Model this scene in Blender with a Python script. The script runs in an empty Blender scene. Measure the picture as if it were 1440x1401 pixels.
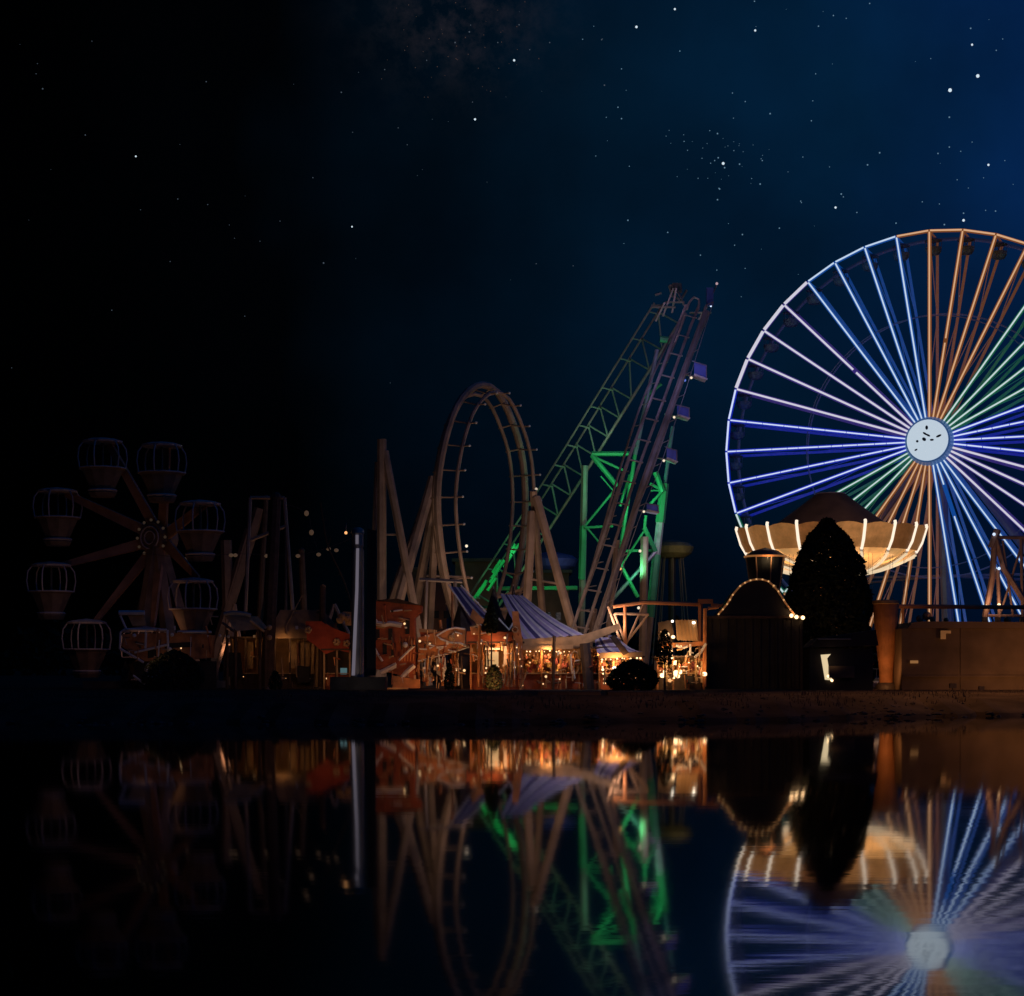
import bpy, math, random
from mathutils import Vector, Matrix
random.seed(7)
R=math.radians
# ------------------------------------------------------------------ camera
F=2500.0; CX=720.0; HY=940.0; CZ=3.05; GZ=1.38
scene=bpy.context.scene
cd=bpy.data.cameras.new('camera'); cam=bpy.data.objects.new('camera',cd)
scene.collection.objects.link(cam)
cam.location=(0,0,CZ); cam.rotation_euler=(R(90),0,0)
cd.sensor_width=36; cd.lens=36*F/1440; cd.shift_y=(HY-700.5)/1440
cd.clip_start=0.5; cd.clip_end=9000
scene.camera=cam
# ------------------------------------------------------------------ exposure
vs=scene.view_settings; vs.view_transform='Standard'; vs.look='None'; vs.exposure=0; vs.gamma=1
# ------------------------------------------------------------------ world: night sky, blue at the right, darkening to black at the left
w=bpy.data.worlds.new('World'); scene.world=w; w.use_nodes=True
nt=w.node_tree; N=nt.nodes; L=nt.links
for n in list(N): N.remove(n)
def nd(t,**k):
    n=N.new(t)
    for a,b in k.items(): setattr(n,a,b)
    return n
def mth(op,a,b=None,c=None):
    n=nd('ShaderNodeMath',operation=op)
    for i,v in enumerate((a,b,c)):
        if v is None: continue
        if isinstance(v,(int,float)): n.inputs[i].default_value=v
        else: L.new(v,n.inputs[i])
    return n.outputs[0]
tc=nd('ShaderNodeTexCoord'); sp=nd('ShaderNodeSeparateXYZ'); L.new(tc.outputs['Generated'],sp.inputs[0])
az=mth('ARCTAN2',sp.outputs[0],sp.outputs[1])
noi=nd('ShaderNodeTexNoise'); noi.inputs['Scale'].default_value=5; noi.inputs['Detail'].default_value=4
L.new(tc.outputs['Generated'],noi.inputs['Vector'])
azn=mth('ADD',az,mth('MULTIPLY',mth('SUBTRACT',noi.outputs['Fac'],0.5),0.22))
mr=nd('ShaderNodeMapRange'); L.new(azn,mr.inputs[0]); mr.inputs[1].default_value=-0.30; mr.inputs[2].default_value=0.34
rp=nd('ShaderNodeValToRGB'); L.new(mr.outputs[0],rp.inputs[0])
cols=[(0,(0.00004,0.0001,0.0002)),(0.26,(0.0002,0.0005,0.0010)),(0.36,(0.0003,0.0026,0.0056)),(0.52,(0.0005,0.0058,0.0145)),(0.74,(0.0007,0.0105,0.031)),(1.0,(0.0014,0.0150,0.072))]
e=rp.color_ramp.elements
e[0].position=0; e[0].color=(*cols[0][1],1); e[1].position=1; e[1].color=(*cols[-1][1],1)
for p_,c_ in cols[1:-1]:
    x=e.new(p_); x.color=(*c_,1)
el=nd('ShaderNodeMapRange'); L.new(sp.outputs[2],el.inputs[0]); el.inputs[1].default_value=0.0; el.inputs[2].default_value=0.30; el.inputs[3].default_value=0.20; el.inputs[4].default_value=1.15
n2=nd('ShaderNodeTexNoise'); n2.inputs['Scale'].default_value=9; n2.inputs['Detail'].default_value=6
L.new(tc.outputs['Generated'],n2.inputs['Vector'])
f=mth('MULTIPLY',el.outputs[0],mth('ADD',mth('MULTIPLY',n2.outputs['Fac'],1.5),0.22))
# dusty star cloud high in the middle of the sky
ex=mth('DIVIDE',mth('SUBTRACT',az,-0.030),0.045); ey=mth('DIVIDE',mth('SUBTRACT',sp.outputs[2],0.345),0.030)
gs=mth('EXPONENT',mth('MULTIPLY',mth('ADD',mth('MULTIPLY',ex,ex),mth('MULTIPLY',ey,ey)),-1.0))
n3=nd('ShaderNodeTexNoise'); n3.inputs['Scale'].default_value=70; n3.inputs['Detail'].default_value=8; n3.inputs['Roughness'].default_value=.7
L.new(tc.outputs['Generated'],n3.inputs['Vector'])
dm=mth('MULTIPLY',gs,mth('MAXIMUM',mth('SUBTRACT',n3.outputs['Fac'],.42),0.0))
cl=nd('ShaderNodeMix',data_type='RGBA',blend_type='ADD'); cl.inputs[0].default_value=1
vm=nd('ShaderNodeVectorMath',operation='SCALE'); vm.inputs[0].default_value=(.050,.036,.040); L.new(dm,vm.inputs['Scale'])
sk=nd('ShaderNodeVectorMath',operation='SCALE'); L.new(rp.outputs[0],sk.inputs[0]); L.new(f,sk.inputs['Scale'])
L.new(sk.outputs[0],cl.inputs[6]); L.new(vm.outputs[0],cl.inputs[7])
bg=nd('ShaderNodeBackground'); L.new(cl.outputs[2],bg.inputs[0]); bg.inputs[1].default_value=1
out=nd('ShaderNodeOutputWorld'); L.new(bg.outputs[0],out.inputs[0])

# ------------------------------------------------------------------ helpers
col=scene.collection
def W(px,py,d): return Vector(((px-CX)/F*d, d, CZ-(py-HY)/F*d))
def GP(px,d): return Vector(((px-CX)/F*d, d, GZ))
def HZ(py,d): return CZ-(py-HY)/F*d
MATS={}
def mat(name,c,rough=0.6,metal=0.0,var=0.25,scale=1.5,em=None,es=1.0,island=0.0,bump=0.0):
    if name in MATS: return MATS[name]
    m=bpy.data.materials.new(name); m.use_nodes=True; t=m.node_tree; b=t.nodes['Principled BSDF']
    b.inputs['Roughness'].default_value=rough; b.inputs['Metallic'].default_value=metal
    tcn=t.nodes.new('ShaderNodeTexCoord'); no=t.nodes.new('ShaderNodeTexNoise')
    no.inputs['Scale'].default_value=scale; no.inputs['Detail'].default_value=5
    t.links.new(tcn.outputs['Object'],no.inputs['Vector'])
    r=t.nodes.new('ShaderNodeValToRGB')
    r.color_ramp.elements[0].position=.3; r.color_ramp.elements[1].position=.72
    r.color_ramp.elements[0].color=(*[v*(1-var) for v in c],1); r.color_ramp.elements[1].color=(*[min(1,v*(1+var)) for v in c],1)
    t.links.new(no.outputs['Fac'],r.inputs[0]); src=r.outputs[0]
    if island:
        ge=t.nodes.new('ShaderNodeNewGeometry'); hs=t.nodes.new('ShaderNodeHueSaturation')
        mm=t.nodes.new('ShaderNodeMapRange'); mm.inputs[3].default_value=.5-island/2; mm.inputs[4].default_value=.5+island/2
        t.links.new(ge.outputs['Random Per Island'],mm.inputs[0]); t.links.new(mm.outputs[0],hs.inputs['Hue'])
        mv=t.nodes.new('ShaderNodeMapRange'); mv.inputs[3].default_value=.45; mv.inputs[4].default_value=1.5
        ml=t.nodes.new('ShaderNodeMath'); ml.operation='FRACT'
        m7=t.nodes.new('ShaderNodeMath'); m7.operation='MULTIPLY'; m7.inputs[1].default_value=7.31
        t.links.new(ge.outputs['Random Per Island'],m7.inputs[0]); t.links.new(m7.outputs[0],ml.inputs[0]); t.links.new(ml.outputs[0],mv.inputs[0])
        t.links.new(mv.outputs[0],hs.inputs['Value']); t.links.new(src,hs.inputs['Color']); src=hs.outputs[0]
    t.links.new(src,b.inputs['Base Color'])
    if bump:
        bp=t.nodes.new('ShaderNodeBump'); bp.inputs['Strength'].default_value=bump; bp.inputs['Distance'].default_value=.05
        t.links.new(no.outputs['Fac'],bp.inputs['Height']); t.links.new(bp.outputs[0],b.inputs['Normal'])
    if em:
        b.inputs['Emission Color'].default_value=(*em,1); b.inputs['Emission Strength'].default_value=es
    MATS[name]=m; return m
def glow(name,c,s=1.0,sample=False):
    if name in MATS: return MATS[name]
    m=bpy.data.materials.new(name); m.use_nodes=True; t=m.node_tree
    b=t.nodes['Principled BSDF']; b.inputs['Base Color'].default_value=(.05,.05,.05,1)
    b.inputs['Emission Color'].default_value=(*c,1); b.inputs['Emission Strength'].default_value=s
    if not sample: m.cycles.emission_sampling='NONE'
    MATS[name]=m; return m

class MB:
    def __init__(s): s.v=[]; s.f=[]; s.m=[]
    def add(s,vs,fs,mi=0):
        k=len(s.v); s.v+= [Vector(x) for x in vs]; s.f+=[tuple(i+k for i in f) for f in fs]; s.m+=[mi]*len(fs); return s
    def tube(s,p,q,r,r2=None,n=6,mi=0):
        p=Vector(p); q=Vector(q); r2=r if r2 is None else r2
        d=(q-p)
        if d.length<1e-6: return s
        d.normalize(); a=d.orthogonal().normalized(); b=d.cross(a)
        vs=[]
        for c,rr in ((p,r),(q,r2)):
            for i in range(n):
                t=2*math.pi*(i+.5)/n; vs.append(c+(a*math.cos(t)+b*math.sin(t))*rr)
        fs=[(i,(i+1)%n,n+(i+1)%n,n+i) for i in range(n)]+[tuple(range(n))[::-1],tuple(range(n,2*n))]
        return s.add(vs,fs,mi)
    def path(s,pts,r,n=6,mi=0,closed=False):
        pts=[Vector(p) for p in pts]; m=len(pts); rr=r if isinstance(r,(list,tuple)) else [r]*m
        t0=(pts[1]-pts[0]).normalized(); a=t0.orthogonal().normalized(); vs=[]
        for i,p in enumerate(pts):
            if closed: t=(pts[(i+1)%m]-pts[i-1]).normalized()
            else: t=(pts[min(i+1,m-1)]-pts[max(i-1,0)]).normalized()
            a=(a-t*a.dot(t))
            a=a.normalized() if a.length>1e-5 else t.orthogonal().normalized()
            b=t.cross(a)
            for k in range(n):
                th=2*math.pi*k/n; vs.append(p+(a*math.cos(th)+b*math.sin(th))*rr[i])
        fs=[]
        for i in range(m if closed else m-1):
            j=(i+1)%m
            for k in range(n):
                fs.append((i*n+k,i*n+(k+1)%n,j*n+(k+1)%n,j*n+k))
        if not closed: fs+=[tuple(range(n))[::-1],tuple(range((m-1)*n,m*n))]
        return s.add(vs,fs,mi)
    def box(s,c,sz,rz=0,mi=0,taper=1.0):
        c=Vector(c); x,y,z=[k/2 for k in sz]; co,si=math.cos(rz),math.sin(rz); vs=[]
        for dz,t in ((-z,1),(z,taper)):
            for dx,dy in ((-x,-y),(x,-y),(x,y),(-x,y)):
                dx*=t; dy*=t
                vs.append(c+Vector((dx*co-dy*si,dx*si+dy*co,dz)))
        return s.add(vs,[(3,2,1,0),(4,5,6,7),(0,1,5,4),(1,2,6,5),(2,3,7,6),(3,0,4,7)],mi)
    def slab(s,poly,thick,mi=0):
        """thick plate from a 3D polygon: extruded along thick vector"""
        n=len(poly); th=Vector(thick); vs=[Vector(p) for p in poly]+[Vector(p)+th for p in poly]
        return s.add(vs,[tuple(range(n)),tuple(range(n,2*n))[::-1]]+[(i,n+i,n+(i+1)%n,(i+1)%n) for i in range(n)],mi)
    def lathe(s,c,prof,n=24,mi=0,wob=None,cap=True,axis='Z'):
        c=Vector(c); vs=[]
        for (r,z) in prof:
            for k in range(n):
                t=2*math.pi*k/n; rr=r*(1+(wob(t,z) if wob else 0))
                if axis=='Z': vs.append(c+Vector((rr*math.cos(t),rr*math.sin(t),z)))
                else: vs.append(c+Vector((rr*math.cos(t),z,rr*math.sin(t))))
        fs=[]
        for i in range(len(prof)-1):
            for k in range(n): fs.append((i*n+k,i*n+(k+1)%n,(i+1)*n+(k+1)%n,(i+1)*n+k))
        if cap: fs+=[tuple(range(n))[::-1],tuple(range((len(prof)-1)*n,len(prof)*n))]
        return s.add(vs,fs,mi)
    def ball(s,c,r,n=8,mi=0,sz=1.0):
        pr=[(max(r*math.sin(math.pi*i/6),r*.02),-r*sz*math.cos(math.pi*i/6)) for i in range(7)]
        return s.lathe(c,pr,n,mi)
    def build(s,name,m,parent=None,local=False,smooth=False,loc=None):
        me=bpy.data.meshes.new(name)
        off=Vector((0,0,0))
        if parent is not None and not local:
            p=parent
            while p is not None: off+=Vector(p.location); p=p.parent
        me.from_pydata([v-off for v in s.v],[],s.f)
        for x in (m if isinstance(m,(list,tuple)) else [m]): me.materials.append(x)
        me.polygons.foreach_set('material_index',s.m)
        if smooth: me.polygons.foreach_set('use_smooth',[True]*len(me.polygons))
        me.update(); o=bpy.data.objects.new(name,me); col.objects.link(o)
        if parent is not None: o.parent=parent
        if loc is not None: o.location=loc
        return o
def tag(o,label=None,cat=None,group=None,kind=None):
    if label: o['label']=label
    if cat: o['category']=cat
    if group: o['group']=group
    if kind: o['kind']=kind
    return o
def thing(name,loc,label,cat,group=None,rz=0):
    o=bpy.data.objects.new(name,None); col.objects.link(o); o.location=loc; o.rotation_euler=(0,0,rz); o.empty_display_size=.5
    return tag(o,label,cat,group)
def copy_tree(o,parent=None):
    c=o.copy(); col.objects.link(c)
    if parent is not None: c.parent=parent
    for ch in list(o.children): copy_tree(ch,c)
    return c
def lamp(p,c,power,parent=None,size=.25,name='spot_beam',aim=(0,1,.45),ang=165):
    """spot light, some added with no fitting: shines only into a wide cone about aim"""
    l=bpy.data.lights.new(name,'SPOT' if aim else 'POINT'); l.energy=power; l.color=c; l.shadow_soft_size=size
    o=bpy.data.objects.new(name,l); col.objects.link(o); o.location=p
    if aim:
        l.spot_size=R(ang); l.spot_blend=.5
        o.rotation_euler=Vector(aim).to_track_quat('-Z','Y').to_euler()
    if parent is not None:
        off=Vector((0,0,0)); q=parent
        while q is not None: off+=Vector(q.location); q=q.parent
        o.parent=parent; o.location=Vector(p)-off
    return o
def cr(pts,step=1.0):
    """Catmull-Rom through points, resampled about every step metres"""
    pts=[Vector(p) for p in pts]; P=[pts[0]*2-pts[1]]+pts+[pts[-1]*2-pts[-2]]; o=[]
    for i in range(1,len(P)-2):
        a,b,c,d=P[i-1:i+3]; k=max(2,int((c-b).length/0.4))
        for j in range(k):
            t=j/k; o.append(.5*((2*b)+(c-a)*t+(2*a-5*b+4*c-d)*t*t+(3*b-a-3*c+d)*t**3))
    o.append(pts[-1]); r=[o[0]]; acc=0
    for i in range(1,len(o)):
        acc+=(o[i]-o[i-1]).length
        if acc>=step: r.append(o[i]); acc=0
    return r
# ------------------------------------------------------------------ materials
WARM=(1.0,.50,.20); 
m_steel=mat('painted_steel_tan',(.42,.30,.22),.5,.1,.3,.6)
m_steeld=mat('steel_dark',(.10,.08,.075),.5,.3,.3,.8)
m_lav=mat('steel_lavender',(.34,.30,.40),.4,.2,.3,.5)
m_green=mat('steel_green',(.07,.42,.20),.45,.1,.25,.5)
m_white=mat('white_paint',(.75,.74,.72),.5,0,.1,2)
m_black=mat('dark_cladding',(.035,.03,.028),.8,0,.35,1.2)
m_brown=mat('brown_render',(.16,.11,.075),.85,0,.3,.5,bump=.4)
m_tan=mat('tan_panel',(.50,.33,.17),.7,0,.25,1.5)
m_red=mat('red_paint',(.36,.085,.03),.6,0,.65,.9,bump=.3)
m_orange=mat('orange_paint',(.56,.23,.08),.5,0,.55,1.0,bump=.2)
m_grey=mat('grey_canvas',(.36,.35,.34),.8,0,.2,1)
m_wood=mat('dark_wood',(.09,.055,.035),.75,0,.4,2)
m_chrome=mat('polished_metal',(.62,.60,.66),.28,.8,.15,.6)
m_stripeA=mat('violet_canvas',(.46,.37,.56),.8,0,.12,2)
m_stripeB=mat('pale_canvas',(.68,.60,.60),.8,0,.12,2)
m_stripeC=mat('navy_canvas',(.09,.075,.20),.8,0,.2,2)
m_leaf=mat('dark_leaves',(.04,.05,.028),.95,0,.4,1.5,island=.06); m_leaf.node_tree.nodes['Principled BSDF'].inputs['Specular IOR Level'].default_value=.1
m_bark=mat('bark',(.09,.06,.04),.9,0,.4,3,bump=.5)
m_prize=mat('assorted_prizes',(.62,.34,.17),.6,0,.3,2,island=.13)
m_hole=mat('dark_slot',(.012,.012,.015),.6,0,.2,2)
m_glass=mat('tinted_glass',(.03,.04,.05),.12,0,.1,1)
g_warm=glow('bulb_warm',(1.0,.62,.30),3.2)
g_warmdim=glow('bulb_amber',(1.0,.45,.16),1.2)
g_white=glow('bulb_white',(1.0,.86,.68),5.0)
g_tubew=glow('tube_warm_white',(1.0,.80,.58),1.0)
g_blue=glow('lamp_blue',(.18,.28,1.0),.6)

# ------------------------------------------------------------------ setting
bank=[(-400,99),(-60,98),(-30,97),(0,97),(14,100),(33,114),(60,119),(120,128),(600,150)]
def bank_y(x):
    for (a,b),(c,d) in zip(bank,bank[1:]):
        if a<=x<=c: return b+(d-b)*(x-a)/(c-a)
    return bank[0][1] if x<bank[0][0] else bank[-1][1]
m_ground=mat('park_ground',(.075,.055,.04),1.0,0,.45,.35,bump=.6); m_ground.node_tree.nodes['Principled BSDF'].inputs['Specular IOR Level'].default_value=.05
xs=[-1500,-700,-400,-200]+[x*1.0 for x in range(-90,101,1)]+[200]+[400,700,1500]
b=MB(); vs=[]; rows=len(xs)
rr=random.Random(3)
for x in xs:
    by=bank_y(max(-400,min(600,x))); j=rr.uniform(-1.3,1.3)+1.2*math.sin(x*.11)+.8*math.sin(x*.31)
    for dy,z in ((0+j,-.8),(2.2+j,.15+rr.uniform(0,.1)),(7+j,GZ-.35),(11,GZ-.06),(16,GZ),(60,GZ),(400,GZ),(5200,GZ)): vs.append((x,by+dy,z))
k=8
b.add(vs,[(i*k+j,(i+1)*k+j,(i+1)*k+j+1,i*k+j+1) for i in range(rows-1) for j in range(k-1)])
b.build('ground',m_ground,smooth=False)['kind']='structure'
# stones along the waterline
b=MB(); rk=random.Random(17)
for i in range(900):
    x=rk.uniform(-60,75); y=bank_y(x)+rk.uniform(-.6,9)+1.2*math.sin(x*.11)+.8*math.sin(x*.31); r_=rk.uniform(.05,.2)*(1.2 if y<bank_y(x)+3 else .6)
    z=max(-.1,min(1.3,(y-bank_y(x))*.14-.1)); n=6; vs=[]
    for (ra,zz) in ((1,0),(1.05,.35),(.6,.75)):
        for k in range(n): a=k*1.047+rk.uniform(-.3,.3); q_=r_*ra*rk.uniform(.75,1.25); vs.append((x+q_*math.cos(a)*1.3,y+q_*math.sin(a),z+r_*zz))
    b.add(vs,[(i_*n+k,i_*n+(k+1)%n,(i_+1)*n+(k+1)%n,(i_+1)*n+k) for i_ in range(2) for k in range(n)]+[tuple(range(2*n,3*n))])
for i in range(3000):
    x=rk.uniform(-60,75); y=bank_y(x)+rk.uniform(5,14); z=min(1.32,(y-bank_y(x))*.14-.05); h_=rk.uniform(.08,.35)*(1+.8*math.sin(x*.9)*math.sin(x*.23))
    b.add([(x-.03,y,z),(x+.03,y,z),(x+rk.uniform(-.1,.1),y,z+max(.05,h_))],[(0,1,2)])
tag(b.build('bank_stones',mat('bank_stone',(.09,.07,.055),.95,0,.4,1)),'scattered dark stones and grass tufts on the low bank at the waterline','bank debris',kind='stuff')
# water
mw=bpy.data.materials.new('lake_water'); mw.use_nodes=True; t=mw.node_tree; pb=t.nodes['Principled BSDF']
pb.inputs['Base Color'].default_value=(.0006,.0014,.002,1); pb.inputs['Roughness'].default_value=.045; pb.inputs['IOR'].default_value=1.42; pb.inputs['Anisotropic'].default_value=.97; tv=t.nodes.new('ShaderNodeCombineXYZ'); tv.inputs[0].default_value=1; t.links.new(tv.outputs[0],pb.inputs['Tangent'])
tcn=t.nodes.new('ShaderNodeTexCoord'); mp=t.nodes.new('ShaderNodeMapping'); mp.inputs['Scale'].default_value=(.35,1.6,1)
no=t.nodes.new('ShaderNodeTexNoise'); no.inputs['Scale'].default_value=1.1; no.inputs['Detail'].default_value=4
bp=t.nodes.new('ShaderNodeBump'); bp.inputs['Strength'].default_value=.25; bp.inputs['Distance'].default_value=.0035
t.links.new(tcn.outputs['Object'],mp.inputs[0]); t.links.new(mp.outputs[0],no.inputs['Vector']); t.links.new(no.outputs['Fac'],bp.inputs['Height']); t.links.new(bp.outputs[0],pb.inputs['Normal'])
b=MB(); b.add([(-1500,-300,0),(1500,-300,0),(1500,170,0),(-1500,170,0)],[(0,1,2,3)]); b.build('water',mw)['kind']='structure'

# stars
PX=[(895,38),(949,13),(1062,43),(1223,5),(1061,2),(1151,37),(1190,26),(1172,22),(1375,107),(1336,127),(1367,63),(1401,71),(1410,55),(1365,40),(1390,232),(1413,226),(1237,215),(1335,165),(1335,207),(1319,216),(1351,213),(1367,200),(1141,170),(1143,142),(1147,104),(874,97),(847,55),(846,56),(956,72),(850,120),(869,151),(874,167),(668,168),(723,85),(730,35),(541,98),(495,319),(191,220),(1009,281),(1012,266),(1011,265),(1030,131),(1048,143),(1017,230),(1010,222),(1005,226),(1019,236),(1072,226),(1069,259),(1009,188),(1032,212),(962,199),(1083,160),(1175,292),(1183,273),(1205,299),(1127,285),(1096,321),(1044,330),(1033,345),(1129,221),(1355,310),(1328,316),(1260,314),(1346,253),(1297,284),(1321,287),(885,234),(883,310),(806,374),(939,327),(985,359),(1008,380),(1355,300),(1386,296),(1400,297),(754,371),(773,60),(745,70),(1186,277),(1220,232),(1040,231),(1126,283),(640,60),(600,85),(700,60),(660,45),(480,130),(560,180),(455,370),(440,250),(250,280),(60,125),(120,190),(290,115)]
BIG={(1375,107):2.6,(1336,127):2.8,(668,168):1.7,(895,38):1.9,(949,13):1.6,(1175,292):1.7,(1355,310):2.0,(1017,230):2.2,(1390,232):1.7,(1367,63):1.6,(191,220):1.3,(495,319):1.3,(723,85):1.7,(1062,43):1.6}
bs=MB(); rs=random.Random(11)
def star(px,py,r,mi):
    v=W(px,py,1.0)-Vector((0,0,CZ)); v=v.normalized()*3800; s=r*3800/F
    if r>1.25: bs.ball(v+Vector((0,0,CZ)),s*.85,8,mi); return
    a=v.orthogonal().normalized(); c=v.normalized().cross(a)
    p=v+Vector((0,0,CZ)); n=v.normalized()
    bs.add([p+a*s,p+c*s,p-a*s,p-c*s,p+n*s,p-n*s],[(0,1,4),(1,2,4),(2,3,4),(3,0,4),(1,0,5),(2,1,5),(3,2,5),(0,3,5)],mi)
for (x,y) in PX: star(x,y,BIG.get((x,y),rs.uniform(.75,1.25)),(1 if (x,y) in BIG else (0 if x>850 else 2)))
for i in range(300):
    x=rs.uniform(-1400,2900); y=rs.uniform(-900,600) if i%3 else rs.uniform(-100,420)
    star(x,y,rs.uniform(.35,.8),0 if x>800 else 2)
for i in range(50):
    x=rs.gauss(640,60); y=rs.gauss(50,40); star(x,y,rs.uniform(.35,.7),3)
for i in range(34):
    x=rs.gauss(1020,45); y=rs.gauss(215,28); star(x,y,rs.uniform(.35,.8),0)
so=bs.build('stars',[glow('star_blue',(.16,.30,.42),.75),glow('star_white',(.75,.9,1.0),.9),glow('star_faint',(.10,.13,.17),.6),glow('star_warm',(.22,.13,.10),.4)])
tag(so,'many small pale stars scattered over the dark blue night sky','stars',kind='stuff')

# ------------------------------------------------------------------ big lit ferris wheel
D=212.0; RW=24.9
wc=GP(1311.5,D); hubz=HZ(623.5,D)-GZ
fw=thing('ferris_wheel',wc,'giant observation wheel with neon spokes in blue, white and orange and a pale round hub','ferris wheel',rz=-R(24))
HC=Vector((0,0,hubz))
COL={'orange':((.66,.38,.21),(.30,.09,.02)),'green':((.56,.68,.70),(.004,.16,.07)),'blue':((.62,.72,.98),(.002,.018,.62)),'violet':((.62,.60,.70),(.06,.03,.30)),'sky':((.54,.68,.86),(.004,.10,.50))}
def grp(i):
    i%=40
    if i==24: return 'orange'
    return ['orange','green','blue','violet','sky','orange','green','blue','violet','sky'][i//4]
YF=-2.0; YR=3.0
def tray(cn): return glow('tray_halo_'+cn,COL[cn][1],.55)  # tray emission paints the halo of the tubes onto spokes and rim
def core(cn): return glow('neon_'+cn,COL[cn][0],1.0,sample=True)
def rear(cn): return mat('rear_spoke_'+cn,(.35,.35,.42),.4,.2,.2,1,em=COL[cn][1],es=.30)  # rear spokes emit too, painting the tubes' coloured light on them
b=MB(); b.lathe((0,0,0),[(2.45,-3.2),(2.6,-3.05),(3.15,-1.2),(3.2,4.3),(3.0,4.5)],40,axis='Y'); 
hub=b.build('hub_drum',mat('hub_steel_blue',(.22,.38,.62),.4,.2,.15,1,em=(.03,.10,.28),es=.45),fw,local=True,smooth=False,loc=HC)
b=MB(); b.lathe((0,0,0),[(.02,-3.36),(2.25,-3.36),(2.4,-3.3),(2.42,-3.21)],40,axis='Y')
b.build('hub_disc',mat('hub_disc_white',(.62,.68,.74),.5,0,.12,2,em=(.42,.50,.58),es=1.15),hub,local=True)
for (x,z,s1,s2,an) in [(-.05,1.45,.16,.26,0),(-.25,.75,.3,.12,-.6),(.1,.55,.3,.12,-.5),(-.35,.1,.26,.2,-.7),(.55,-.02,.24,.12,0),(1.35,.4,.34,.13,.4),(-1.15,-.1,.15,.15,0),(-1.3,-1.1,.2,.1,.5)]:
    b=MB(); n=10; pts=[]
    for k in range(n):
        t=2*math.pi*k/n; u=s1*math.cos(t); v=s2*math.sin(t)
        pts.append((x+u*math.cos(an)-v*math.sin(an),-3.44,z+u*math.sin(an)+v*math.cos(an)))
    b.slab(pts,(0,.09,0)); b.build('bolt_plate',mat('hub_plate_navy',(.03,.06,.16),.5,.3,.2,2),hub,local=True)
gaps={1:[(.40,.425)],35:[(.43,.455)],18:[(.12,.30)],9:[(.55,.6),(.75,.78)],8:[(.72,.76)]}
dots={29,30,31,10,11,9}
mesh_cache={}
for i in range(40):
    th=R(9*i); cn=grp(i)
    key=('t',cn)
    if key not in mesh_cache:
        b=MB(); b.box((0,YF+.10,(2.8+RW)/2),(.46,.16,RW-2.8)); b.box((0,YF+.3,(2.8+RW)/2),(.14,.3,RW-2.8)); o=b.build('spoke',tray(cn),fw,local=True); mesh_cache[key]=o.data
    else:
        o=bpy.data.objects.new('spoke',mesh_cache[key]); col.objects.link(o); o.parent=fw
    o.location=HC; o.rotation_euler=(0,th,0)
    seg=[]; z=2.8
    cuts=sorted(gaps.get(i,[]))
    for a,c in cuts: seg.append((z,2.8+(RW-2.8)*a)); z=2.8+(RW-2.8)*c
    seg.append((z,RW-.15))
    b=MB()
    for a,c in seg:
        if i in dots:
            q=a
            while q<c:
                e_=min(q+rs.uniform(1.2,3.2),c); b.tube((0,YF-.06,q),(0,YF-.06,e_),.085,n=6); q=e_+.10
        else: b.tube((0,YF-.06,a),(0,YF-.06,c),.088 if cn!='violet' else .12,n=6)
    b.build('light_tube',core(cn),o,local=True)
    # rim segment to the next spoke anticlockwise
    cn2=grp(i-1) if i!=0 else 'sky'
    a1=th; a0=R(9*(i-1))
    P0=Vector((math.sin(a0)*RW,0,math.cos(a0)*RW)); P1=Vector((math.sin(a1)*RW,0,math.cos(a1)*RW))
    if i in (0,): cn2='orange'
    u=(P1-P0).normalized()
    b=MB()
    for yy in (YF+.12,): b.tube(P0+Vector((0,yy,0)),P1+Vector((0,yy,0)),.22,n=6)
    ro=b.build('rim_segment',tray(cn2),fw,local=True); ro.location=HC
    b=MB(); b.tube(P0+u*.12+Vector((0,YF-.16,0)),P1-u*.12+Vector((0,YF-.16,0)),.11 if cn2!='violet' else .20,n=6)
    b.build('light_tube',core(cn2),ro,local=True)
    # rear spoke and cross brace
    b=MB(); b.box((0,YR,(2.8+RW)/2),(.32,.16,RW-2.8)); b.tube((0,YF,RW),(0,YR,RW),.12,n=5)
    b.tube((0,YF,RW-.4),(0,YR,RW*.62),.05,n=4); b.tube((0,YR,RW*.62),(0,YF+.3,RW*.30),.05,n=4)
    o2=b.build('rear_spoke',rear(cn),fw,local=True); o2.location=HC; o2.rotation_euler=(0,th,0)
for nm,rad,yy,rr_ in (('rear_rim',RW,YR,.22),('inner_ring',RW*.64,YR,.10),('inner_ring',RW*.60,YF+.5,.07)):
    b=MB(); b.path([(math.sin(R(4.5*k))*rad,yy,math.cos(R(4.5*k))*rad) for k in range(80)],rr_,5,closed=True)
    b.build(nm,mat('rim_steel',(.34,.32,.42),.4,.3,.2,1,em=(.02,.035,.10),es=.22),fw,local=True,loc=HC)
g=MB(); g.lathe((0,0,-2.1),[(.25,0),(.7,.1),(.95,.5),(1.0,.9),(.92,.92),(.85,.55),(.2,.2)],14); 
gmesh=None
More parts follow.
